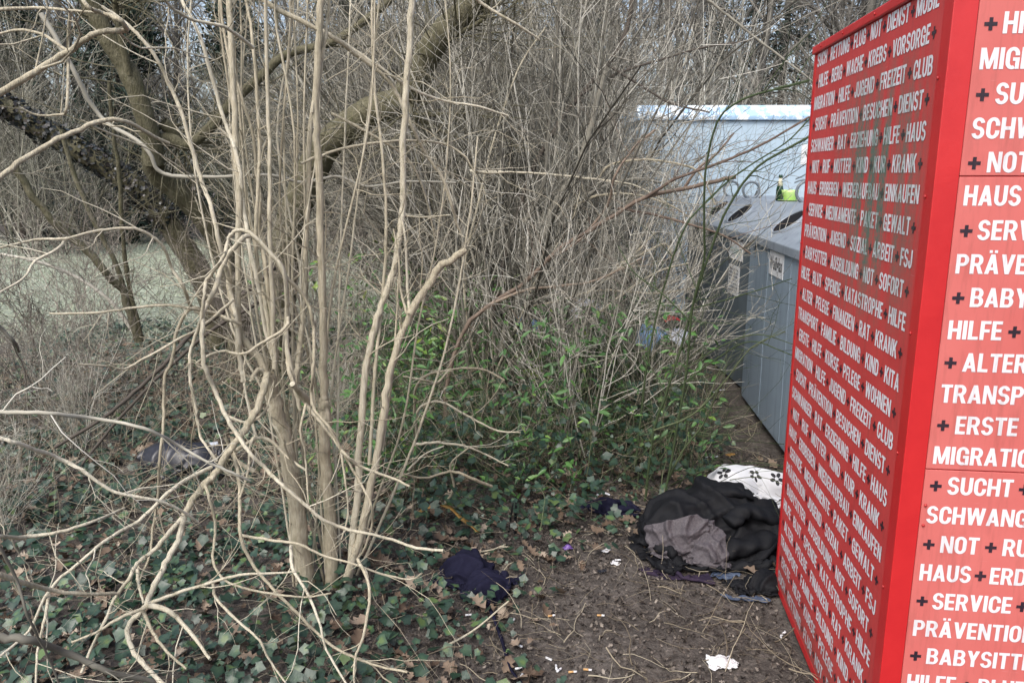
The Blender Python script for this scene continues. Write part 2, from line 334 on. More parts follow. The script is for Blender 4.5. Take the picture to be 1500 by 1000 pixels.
def scatter(name, tpl, tf, pos, size, nrm, rng, tone, mat, parent=None, curl=0.0, vt=None):
    N = len(pos); nrm = unit(nrm); t = unit(np.cross(nrm, rng.normal(size=(N, 3)))); u = np.cross(nrm, t)
    T = np.repeat(tpl[None], N, 0).copy()
    if curl: T[:, :, 2] += rng.normal(0, curl, N)[:, None] * tpl[None, :, 0] ** 2 * 6 + rng.normal(0, curl, N)[:, None] * tpl[None, :, 1] ** 2 * 4 + rng.normal(0, curl * .25, T.shape[:2])
    V = pos[:, None] + size[:, None, None] * (T[..., 0:1] * t[:, None] + T[..., 1:2] * u[:, None] + T[..., 2:3] * nrm[:, None])
    F = (tf[None] + (np.arange(N) * len(tpl))[:, None, None]).reshape(-1, tf.shape[1])
    return mesh_obj(name, V.reshape(-1, 3), F, mat, parent, False, np.repeat(tone, len(tpl)) + (np.tile(vt, N) if vt is not None else 0))

# ------------------------------------------------------------------ the ground
def gh(x, y):
    x = np.asarray(x, float); y = np.asarray(y, float)
    return 0.022 * np.sin(2.1 * x + 0.7) * np.sin(1.7 * y + 0.3) + 0.012 * np.sin(5.3 * x + 1.9 * y) + 0.006 * np.sin(13 * x - 4 * y) * np.sin(11 * y)
def axis(a, b_, c, d, fine, n):
    mid = np.arange(b_, c, fine); return np.concatenate([b_ - np.geomspace(fine, b_ - a, n)[::-1], mid, c + np.geomspace(fine, d - c, n)])
gx = axis(-70, -5, 5, 70, 0.06, 26); gy = axis(-30, 0.5, 12, 110, 0.06, 26)
XX, YY = np.meshgrid(gx, gy); ZZ = gh(XX, YY)
rg = np.random.default_rng(3)
near = (np.abs(XX) < 5) & (YY > 0.5) & (YY < 9)
ZZ += np.where(near, rg.normal(0, 0.005, ZZ.shape), 0)
nx, ny = len(gx), len(gy); ii = (np.arange(ny - 1)[:, None] * nx + np.arange(nx - 1)[None]).ravel()
gr = mesh_obj('ground', np.stack([XX, YY, ZZ], -1).reshape(-1, 3), np.stack([ii, ii + 1, ii + nx + 1, ii + nx], -1), MATS['soil'], None, True)
mw = np.clip((YY - 7.2 + 0.5 * np.sin(XX * 1.3)) / 1.6, 0, 1) * np.clip((-0.7 - XX - 0.12 * (YY - 8)) / 0.8, 0, 1) * np.clip((22 - YY) / 3, 0, 1)
a = gr.data.attributes.new('meadow', 'FLOAT', 'POINT'); a.data.foreach_set('value', mw.ravel().astype(np.float32))
gr['kind'] = 'structure'

# ------------------------------------------------------------------ lettering
_wc = {}
def word(s, bold=0.0):
    k = (s, bold)
    if k not in _wc:
        c = bpy.data.curves.new('w', 'FONT'); c.body = s; c.size = 1; c.offset = bold; c.space_character = 1.10; c.resolution_u = 3
        o = bpy.data.objects.new('w', c); COL.objects.link(o)
        me = bpy.data.meshes.new_from_object(o.evaluated_get(bpy.context.evaluated_depsgraph_get()))
        V = np.array([v.co[:2] for v in me.vertices]); Fs = [tuple(p.vertices) for p in me.polygons]
        bpy.data.objects.remove(o); bpy.data.curves.remove(c); bpy.data.meshes.remove(me)
        V[:, 0] -= V[:, 0].min(); _wc[k] = (V, Fs, V[:, 0].max())
    return _wc[k]
# heavy grotesque capitals drawn from bars, slants and thick arcs (cap height 1)
def _R(a, b, c, d): return [(a, b), (c, b), (c, d), (a, d)]
def _A(cx, cy, rx, ry, a0, a1, tx=.20, ty=.165, n=12):
    t = [radians(a0 + (a1 - a0) * i / n) for i in range(n + 1)]
    return [[(cx + rx * cos(t[i]), cy + ry * sin(t[i])), (cx + rx * cos(t[i + 1]), cy + ry * sin(t[i + 1])), (cx + (rx - tx) * cos(t[i + 1]), cy + (ry - ty) * sin(t[i + 1])), (cx + (rx - tx) * cos(t[i]), cy + (ry - ty) * sin(t[i]))] for i in range(n)]
_ST = _R(0, 0, .2, 1); _T1 = _R(.2, .835, .5, 1); _T0 = _R(.2, 0, .5, .165)
_O = [[_R(0, .32, .2, .68)], _A(.31, .68, .31, .335, 0, 180), _A(.31, .32, .31, .335, 180, 360)]
_P = [[_ST], [_R(.2, .84, .33, 1), _R(.2, .39, .33, .55)], _A(.33, .695, .28, .305, -90, 90, .2, .155)]
_AA = [[[(0, 0), (.20, 0), (.44, 1), (.24, 1)]], [[(.48, 0), (.68, 0), (.44, 1), (.24, 1)]], [_R(.17, .19, .51, .34)]]
GLYPH = {
 'A': (.68, _AA), 'Ä': (.68, _AA + [[_R(.14, 1.07, .29, 1.21), _R(.39, 1.07, .54, 1.21)]]),
 'B': (.63, [[_ST], [_R(.2, .845, .33, 1), _R(.2, .435, .36, .58), _R(.2, 0, .35, .16)], _A(.33, .72, .27, .28, -90, 90, .2, .15), _A(.35, .285, .28, .285, -90, 90, .2, .15)]),
 'C': (.61, [[_R(0, .32, .2, .68)], _A(.31, .68, .31, .335, 0, 180), _A(.31, .32, .31, .335, 180, 360), [_R(.42, .61, .62, .68), _R(.42, .32, .62, .39)]]),
 'D': (.63, [[_ST], [_R(.2, .835, .32, 1), _R(.2, 0, .32, .165), _R(.43, .32, .63, .68)], _A(.32, .68, .31, .32, 0, 90), _A(.32, .32, .31, .32, 270, 360)]),
 'E': (.51, [[_ST], [_T1, _R(.2, .425, .47, .58), _T0]]), 'F': (.49, [[_ST], [_T1, _R(.2, .40, .46, .56)]]),
 'G': (.63, [[_R(0, .32, .2, .68)], _A(.31, .68, .31, .335, 0, 180), _A(.31, .32, .31, .335, 180, 300), [_R(.42, .62, .62, .68)], [_R(.33, .37, .45, .53), _R(.45, 0, .63, .53)]]),
 'H': (.64, [[_ST, _R(.44, 0, .64, 1)], [_R(.2, .41, .44, .58)]]), 'I': (.2, [[_ST]]),
 'J': (.50, [[_R(.30, .30, .50, 1), _R(0, .30, .19, .40)], _A(.25, .30, .25, .315, 180, 360, .19)]),
 'K': (.66, [[_ST], [[(.2, .36), (.32, .42), (.65, 1), (.42, 1), (.2, .62)]], [[(.27, .52), (.40, .64), (.69, 0), (.46, 0)]]]),
 'L': (.50, [[_ST], [_T0]]),
 'M': (.82, [[_R(0, 0, .18, 1), _R(.64, 0, .82, 1)], [[(.02, 1), (.24, 1), (.49, .02), (.33, .02)]], [[(.80, 1), (.58, 1), (.33, .02), (.49, .02)]]]),
 'N': (.65, [[_R(0, 0, .18, 1), _R(.47, 0, .65, 1)], [[(.02, 1), (.21, 1), (.63, 0), (.44, 0)]]]),
 'O': (.62, _O + [[_R(.42, .32, .62, .68)]]), 'P': (.61, _P), 'R': (.64, _P + [[[(.27, .45), (.46, .45), (.65, 0), (.43, 0)]]]),
 'S': (.59, [_A(.295, .72, .29, .295, 8, 270, .19, .16), _A(.295, .285, .30, .30, -172, 90, .19, .16)]),
 'T': (.57, [[_R(0, .835, .57, 1)], [_R(.185, 0, .385, .835)]]),
 'U': (.62, [[_R(0, .32, .2, 1), _R(.42, .32, .62, 1)], _A(.31, .32, .31, .335, 180, 360)]),
 'V': (.66, [[[(0, 1), (.21, 1), (.43, 0), (.23, 0)]], [[(.66, 1), (.45, 1), (.23, 0), (.43, 0)]]]),
 'W': (.96, [[[(0, 1), (.20, 1), (.35, 0), (.16, 0)]], [[(.17, 0), (.34, 0), (.57, 1), (.39, 1)]], [[(.39, 1), (.57, 1), (.79, 0), (.62, 0)]], [[(.61, 0), (.80, 0), (.96, 1), (.76, 1)]]]),
 'Y': (.66, [[[(0, 1), (.22, 1), (.43, .40), (.23, .40)]], [[(.66, 1), (.44, 1), (.23, .40), (.43, .40)]], [_R(.23, 0, .43, .40)]]),
 'Z': (.54, [[_R(0, .84, .54, 1), _R(0, 0, .54, .16)], [[(0, .16), (.24, .16), (.54, .84), (.30, .84)]]]),
}
def caps(s):
    """word of heavy capitals: vertices (x, y, layer), faces, width"""
    V, Fs, x = [], [], 0.0
    for ch in s:
        w, layers = GLYPH[ch]
        for k, polys in enumerate(layers):
            for pl in polys:
                b0 = len(V); V += [(x + px, py, k) for px, py in pl]; Fs.append(tuple(range(b0, b0 + len(pl))))
        x += w + .075
    return V, Fs, x - .075
ROWS = """SUCH + RETTUNG + FLUG + NOT + DIENST + MOBIL
+ HILFE + BERG + WACHE + KREBS + VORSORGE +
MIGRATION + HILFE + JUGEND + FREIZEIT + CLUB
+ SUCHT + PRÄVENTION + BESUCHEN + DIENST +
SCHWANGER + RAT + ERZIEHUNG + HILFE + HAUS
+ NOT + RUF + MUTTER + KIND + KUR + KRANK +
HAUS + ERDBEBEN + WIEDERAUFBAU + EINKAUFEN
+ SERVICE + MEDIKAMENTE + PAKET + GEWALT +
PRÄVENTION + JUGEND + SOZIAL + ARBEIT + FSJ
+ BABYSITTER + AUSBILDUNG + NOT + SOFORT +
HILFE + BLUT + SPENDE + KATASTROPHE + HILFE
+ ALTER + PFLEGE + FINANZEN + RAT + KRANK +
TRANSPORT + FAMILIE + BILDUNG + KIND + KITA
+ ERSTE + HILFE + KURSE + PFLEGE + WOHNEN +""".split('\n')
SEQ = ROWS + ROWS[2:] + [ROWS[0]]          # 27 rows from rim to foot

# ------------------------------------------------------------------ the red clothing container
YAW = radians(6.6)
far = np.array([1.08, 2.952]); cdir = np.array([sin(YAW), cos(YAW)]); SIDE = 1.165
nearc = far - cdir * SIDE; HC, WC = 2.09, 1.22
cont = empty('clothing_container', (nearc[0], nearc[1], 0.0), -YAW, 'tall red steel donation container covered in white capital words', 'clothing container')
CO = 0.052                                 # width of the corner angles
mb = MB().box(0.006, WC - 0.006, 0.006, SIDE - 0.006, 0.03, HC - 0.03); mb.build('body', MATS['red_paint'], cont)
mb = MB()                                  # corner angle: two thin legs meeting at the fold
mb.loft([[(0.0, 0.0, z), (CO, 0.0, z), (CO, 0.004, z), (0.006, 0.006, z), (0.004, CO, z), (0.0, CO, z)] for z in (0.02, 0.5, 1.0, 1.5, HC - 0.024)])
mb.build('corner_profile', MATS['red_paint'], cont, bevel=0.002)
MB().loft([[(0.0, SIDE - 0.022, z), (0.0, SIDE, z), (0.02, SIDE, z), (0.02, SIDE - 0.004, z), (0.005, SIDE - 0.022, z)][::-1] for z in (0.02, HC - 0.024)]).build('corner_profile', MATS['red_paint'], cont)
MB().box(WC - CO, WC, 0.0, 0.005, 0.02, HC - 0.024).build('corner_profile', MATS['red_paint'], cont)
MB().box(-0.008, WC + 0.008, -0.008, SIDE + 0.008, HC - 0.024, HC + 0.004).build('roof_rim', MATS['red_paint'], cont, bevel=0.004)
MB().box(0.001, WC - 0.001, 0.001, SIDE - 0.001, 0.0, 0.03).build('base_frame', MATS['red_paint'], cont)
ps = MB().box(0.002, 0.006, CO + 0.001, SIDE - 0.023, 0.03, HC - 0.025).build('side_panel', MATS['red_panel'], cont)
# seams at two heights split the front sheet into three
FRX = WC - CO - 0.001
Z1, Z2 = 1.646, 0.955
pfs = []
for z0, z1 in ((0.03, Z2 - 0.0015), (Z2 + 0.0015, Z1 - 0.0015), (Z1 + 0.0015, HC - 0.025)):
    pfs.append(MB().box(CO + 0.001, FRX, 0.0015, 0.006, z0, z1).build('front_panel', MATS['red_faded_panel'], cont, bevel=0.001))
def plus(V, Fs, ax, x, z, s, w, d):        # a little printed cross
    pts = [(-w, -s), (w, -s), (w, -w), (s, -w), (s, w), (w, w), (w, s), (-w, s), (-w, w), (-s, w), (-s, -w), (-w, -w)]
    b0 = len(V)
    for px, pz in pts: V.append((x + px, d, z + pz) if ax == 'x' else (d, -(x + px), z + pz))
    Fs.append(tuple(range(b0, b0 + 12)))
def lettering(ax, x0, x1, ztop, pitch, cap, d, pw, pc):
    V, Fs, V2, F2 = [], [], [], []
    sc0 = cap
    for r, line in enumerate(SEQ):
        zb = ztop - 0.0727 * min(r, 6) - 0.0765 * max(r - 6, 0)
        toks = line.split(); wds = [t for t in toks if t != '+']
        ws = [caps(t)[2] * sc0 for t in wds]; s_ = cap * 0.30
        fixed = sum(2 * s_ for t in toks if t == '+'); gaps = len(toks) - 1; ming = cap * 0.20
        kx = min(1.0, (x1 - x0 - fixed - gaps * ming) / sum(ws))
        gap = (x1 - x0 - fixed - kx * sum(ws)) / gaps
        x = x0
        for t in toks:
            if t == '+':
                plus(V2, F2, ax, x + s_, zb + cap * 0.45, s_, s_ * 0.30, d); x += 2 * s_ + gap
            else:
                wv, wf, wl = caps(t); b0 = len(V)
                for p in wv:
                    dd = d - 0.00003 * p[2]
                    V.append((x + p[0] * sc0 * kx, dd, zb + p[1] * sc0) if ax == 'x' else (dd, -(x + p[0] * sc0 * kx), zb + p[1] * sc0))
                Fs += [tuple(b0 + q for q in f) for f in wf]
                x += wl * sc0 * kx + gap
    lo = mesh_obj('lettering', V, Fs, MATS['white_print'], pw); mesh_obj('cross_marks', V2, F2, MATS['dark_print'], pc)
ZTOP, PITCH_R, CAP = 2.0177, 0.0760, 0.0445
lettering('y', -(SIDE - 0.045), -(CO + 0.03), ZTOP, PITCH_R, CAP, 0.0010, ps, ps)
lettering('x', CO + 0.015, FRX - 0.03, ZTOP, PITCH_R, CAP, 0.0006, pfs[2], pfs[2])
def screw(p, ax):
    n = 8; rings = []
    for r, h in ((0.0042, 0), (0.0038, 0.002), (0.002, 0.0032)):
        rings.append([(p[0] + r * cos(2 * pi * i / n), p[1] - h, p[2] + r * sin(2 * pi * i / n)) if ax == 'x' else (p[0] - h, p[1] + r * cos(2 * pi * i / n), p[2] + r * sin(2 * pi * i / n)) for i in range(n)])
    MB().loft(rings).build('screw', MATS['screw_red'], cont, True)
for z in (0.25, 0.62, 0.98, 1.28, 1.6, 1.86): screw((-0.0005, CO - 0.012, z), 'y')
for z in (0.862, 0.81): screw((CO + 0.010, 0.0008, z), 'x')
for y in (0.2, 0.5, 0.8, 1.05): screw((-0.0085, y, HC - 0.010), 'y')
for z in (0.4, 0.9, 1.4, 1.9): screw((-0.0005, SIDE - 0.012, z), 'y')

# ------------------------------------------------------------------ grey bottle banks
def bank(name, corner, yaw, L, W, he, hr, steel, label, shade):
    """origin = far left foot; y' runs towards the camera, x' to the right"""
    e = empty(name, (corner[0], corner[1], 0), yaw, label, 'bottle bank', 'steel bottle banks in a row')
    MB().box(0, W, -L, 0, 0.05, he - 0.02).build('body', MATS[steel], e, bevel=0.006)
    MB().box(0.04, W - 0.04, -L + 0.04, -0.04, 0.0, 0.05).build('foot', MATS['bin_steel_dark'], e)
    for yy in (-L * .33, -L * .66): MB().box(-0.0035, 0, yy - .012, yy + .012, 0.06, he - 0.05).build('rib', MATS[steel], e, bevel=0.001)
    for yy in (-.18, -L + .18): MB().box(-0.024, -0.0205, yy - .04, yy + .04, he - 0.07, he - 0.015).build('hinge', MATS['wire_steel'], e, bevel=0.002)
    # folded lid: eave lip, slope, flat ridge, slope
    x_r0, x_r1 = 0.27, W - 0.27
    prof = [(-0.02, he - 0.045), (-0.02, he + 0.01), (x_r0, hr), (x_r1, hr), (W + 0.02, he + 0.01), (W + 0.02, he - 0.045)]
    lid = MB().loft([[(x, y, z) for x, z in prof] for y in (0.005, -L - 0.005)]).build('lid', MATS['lid_steel'], e, bevel=0.006)
    return e, lid
def on_slope(W, he, hr, u, y, h=0.0):      # a point on the lid's left slope
    x0, z0, x1, z1 = -0.02, he + 0.01, 0.27, hr
    nx_, nz_ = -(z1 - z0), (x1 - x0); l = math.hypot(nx_, nz_)
    return (x0 + (x1 - x0) * u + nx_ / l * h, y, z0 + (z1 - z0) * u + nz_ / l * h)
def throw_hole(e, lid, W, he, hr, u, y, a, b_):
    """raised collar with a dark oval opening and a rubber flap inside"""
    n = 28
    def ring(s, h): return [on_slope(W, he, hr, u + a * s * cos(2 * pi * i / n), y + b_ * s * sin(2 * pi * i / n), h) for i in range(n)]
    MB().loft([ring(1.14, -0.004), ring(1.11, 0.010), ring(1.02, 0.011), ring(1.0, 0.004)], caps=False).build('hole_collar', MATS['lid_steel'], lid, True)
    MB().loft([ring(1.01, 0.0035), ring(0.3, 0.003)], caps=True).build('rubber_flap', MATS['black_hole'], lid)
def loop(e, x, y, z, r, axis='y'):
    n = 22; P = []
    for i in range(n + 1):
        t = -0.42 * pi + (1.84 * pi) * i / n
        P.append((x + (r * cos(t) if axis == 'x' else 0), y + (r * cos(t) if axis == 'y' else 0), z + r * 0.95 + r * sin(t)))
    return Tubes().add(np.array(P)[None], np.full((1, n + 1), 0.011), [0.5], 8).build('lifting_loop', MATS['wire_steel'], e)
def text_on(s, x0, y0, w, h, place, bold, mat, parent, name='lettering'):
    V, Fs, wl = word(s, bold); k = w / wl
    return mesh_obj(name, [place(x0 + p[0] * k, y0 + p[1] * h) for p in V], Fs, mat, parent)
HE, HR, BW = 1.23, 1.46, 1.16
c1 = G(1085, 588); yaw1 = radians(-4.5)
b1, lid1 = bank('bottle_bank', c1, yaw1, 1.65, BW, HE, HR, 'bin_steel', 'lighter blue-grey bottle bank with the sign Weißglas beside the red container', 0)
throw_hole(b1, lid1, BW, HE, HR, 0.50, -0.50, 0.30, 0.15); throw_hole(b1, lid1, BW, HE, HR, 0.50, -1.25, 0.30, 0.15)
loop(b1, 0.34, -0.10, HR, 0.075, 'x'); loop(b1, 0.34, -1.40, HR, 0.075, 'x')
sg = MB().box(-0.005, -0.001, -0.93, -0.59, 1.03, 1.18).build('sign', MATS['sign_white'], b1)
text_on('Weißglas', 0, 0, 0.30, 0.115, lambda u, v: (-0.0062, -0.61 - u, 1.07 + v), 0.02, MATS['sign_ink'], sg)
c2 = c1 + np.array([0.03, 2.15, 0]); yaw2 = radians(0.8)
b2, lid2 = bank('bottle_bank', c2, yaw2, 2.08, BW, HE - 0.02, HR - 0.01, 'bin_steel_dark', 'darker bottle bank with two paper notices behind the clean one', 0)
throw_hole(b2, lid2, BW, HE - 0.02, HR - 0.01, 0.5, -1.25, 0.30, 0.14); throw_hole(b2, lid2, BW, HE - 0.02, HR - 0.01, 0.5, -0.55, 0.30, 0.14)
loop(b2, 0.33, -0.85, HR - 0.01, 0.07, 'x'); loop(b2, 0.33, -0.25, HR - 0.01, 0.07, 'x')
n1 = MB().box(-0.005, -0.001, -1.80, -1.45, 1.00, 1.15).build('notice', MATS['sign_white'], b2)
text_on('Weißglas', 0, 0, 0.30, 0.085, lambda u, v: (-0.0062, -1.475 - u, 1.045 + v), 0.0, MATS['sign_green'], n1)
n2 = MB().box(-0.005, -0.001, -1.74, -1.46, 0.72, 0.95).build('notice', MATS['sign_white'], b2)
inks = MB(); rgi = np.random.default_rng(8)
for r in range(7):
    y = -1.485
    while y > -1.70:
        w = rgi.uniform(0.012, 0.04); inks.box(-0.0062, -0.0058, max(y - w, -1.72), y, 0.915 - r * 0.028, 0.928 - r * 0.028); y -= w + 0.010
inks.build('faint_print', MATS['wire_steel'], n2)

# the big pale container behind
eb = empty('large_container', (1.40, 8.85, 0), radians(-1.0), 'large pale blue steel container with peeling white rim behind the bottle banks', 'container')
BWD, BHT = 2.95, 2.22
MB().box(0, BWD, 0, 2.0, 0.08, BHT).build('body', MATS['pale_steel'], eb, bevel=0.01)
MB().box(0.05, BWD - 0.05, 0.05, 1.95, 0, 0.08).build('foot', MATS['bin_steel_dark'], eb)
MB().loft([[(x, y, z) for y, z in ((-0.035, BHT + 0.003), (-0.035, BHT + 0.05), (0.10, BHT + 0.17), (1.9, BHT + 0.17), (2.035, BHT + 0.05), (2.035, BHT + 0.003))] for x in (BWD + 0.035, -0.035)]).build('roof_rim', MATS['peeling_paint'], eb, bevel=0.01)
for x in (0.75, 1.55): MB().box(x, x + 0.012, -0.004, 0.0, 0.1, BHT - 0.01).build('seam', MATS['pale_steel'], eb)
for pts in ([(1.72, 1.60), (1.78, 1.625), (1.86, 1.67), (1.96, 1.70)], [(1.71, 1.56), (1.77, 1.585), (1.84, 1.59), (1.92, 1.62)]):
    mbk = MB(); mbk.loft([[(x, -0.0022, z - .008), (x, -0.0022, z + .008), (x, -0.0004, z + .008), (x, -0.0004, z - .008)] for x, z in pts]).build('paint_stroke', MATS['wire_steel'], eb)
sg = MB().box(1.76, 2.42, -0.006, -0.001, 1.755, 1.97).build('sign', MATS['sign_white'], eb)
text_on('WEISSGLAS', 0, 0, 0.58, 0.09, lambda u, v: (1.795 + u, -0.0075, 1.83 + v), 0.0, MATS['sign_ink'], sg)
ed = empty('dark_container', (3.05, 11.6, 0), 0, 'dark roofed container just showing above the pale one at right', 'container')
MB().box(0, 2.2, 0, 1.8, 0, 2.3).build('body', MATS['bin_steel_dark'], ed)
MB().loft([[(x, y, z) for y, z in ((-0.1, 2.302), (-0.1, 2.4), (0.9, 2.62), (1.9, 2.4), (1.9, 2.302))] for x in (2.3, -0.1)]).build('roof', MATS['black_hole'], ed)

# bottle and bowl on the bank's ridge
def on_bank(e, c, yaw, x, y, z):
    return (c[0] + x * cos(yaw) - y * sin(yaw), c[1] + x * sin(yaw) + y * cos(yaw), z)
zt = HR - 0.01
pb = on_bank(b2, c2, yaw2, 0.315, -1.60, zt + 0.0005)
bo = empty('glass_bottle', pb, 0, 'small green glass bottle with cream neck label beside the lime bowl', 'bottle')
gb = MB().lathe([(0.024, 0), (0.027, 0.004), (0.027, 0.085), (0.022, 0.112), (0.0125, 0.145), (0.0115, 0.18)]).build('body', MATS['bottle_glass'], bo, True)
MB().lathe([(0.0225, 0.1125), (0.0133, 0.146), (0.0125, 0.172)]).build('label', MATS['bottle_label'], bo, True)
MB().lathe([(0.0135, 0.1725), (0.015, 0.178), (0.015, 0.192), (0.012, 0.197)]).build('stopper', MATS['bottle_glass'], bo, True)
pw = on_bank(b2, c2, yaw2, 0.36, -1.70, zt + 0.0005)
sa = tag(MB().lathe([(0.045, 0), (0.085, 0.008), (0.088, 0.012), (0.045, 0.005)], n=28).build('saucer', MATS['lime_plastic'], None, True), 'flat lime green saucer under the bowl on the bottle bank', 'saucer'); sa.location = pw
bw = tag(MB().lathe([(0.032, 0), (0.045, 0.010), (0.060, 0.055), (0.063, 0.078), (0.058, 0.078), (0.054, 0.055), (0.03, 0.014)], n=28).build('bowl', MATS['lime_plastic'], None, True), 'lime green plastic bowl standing on its saucer', 'bowl'); bw.location = (pw[0], pw[1], pw[2] + 0.0065)

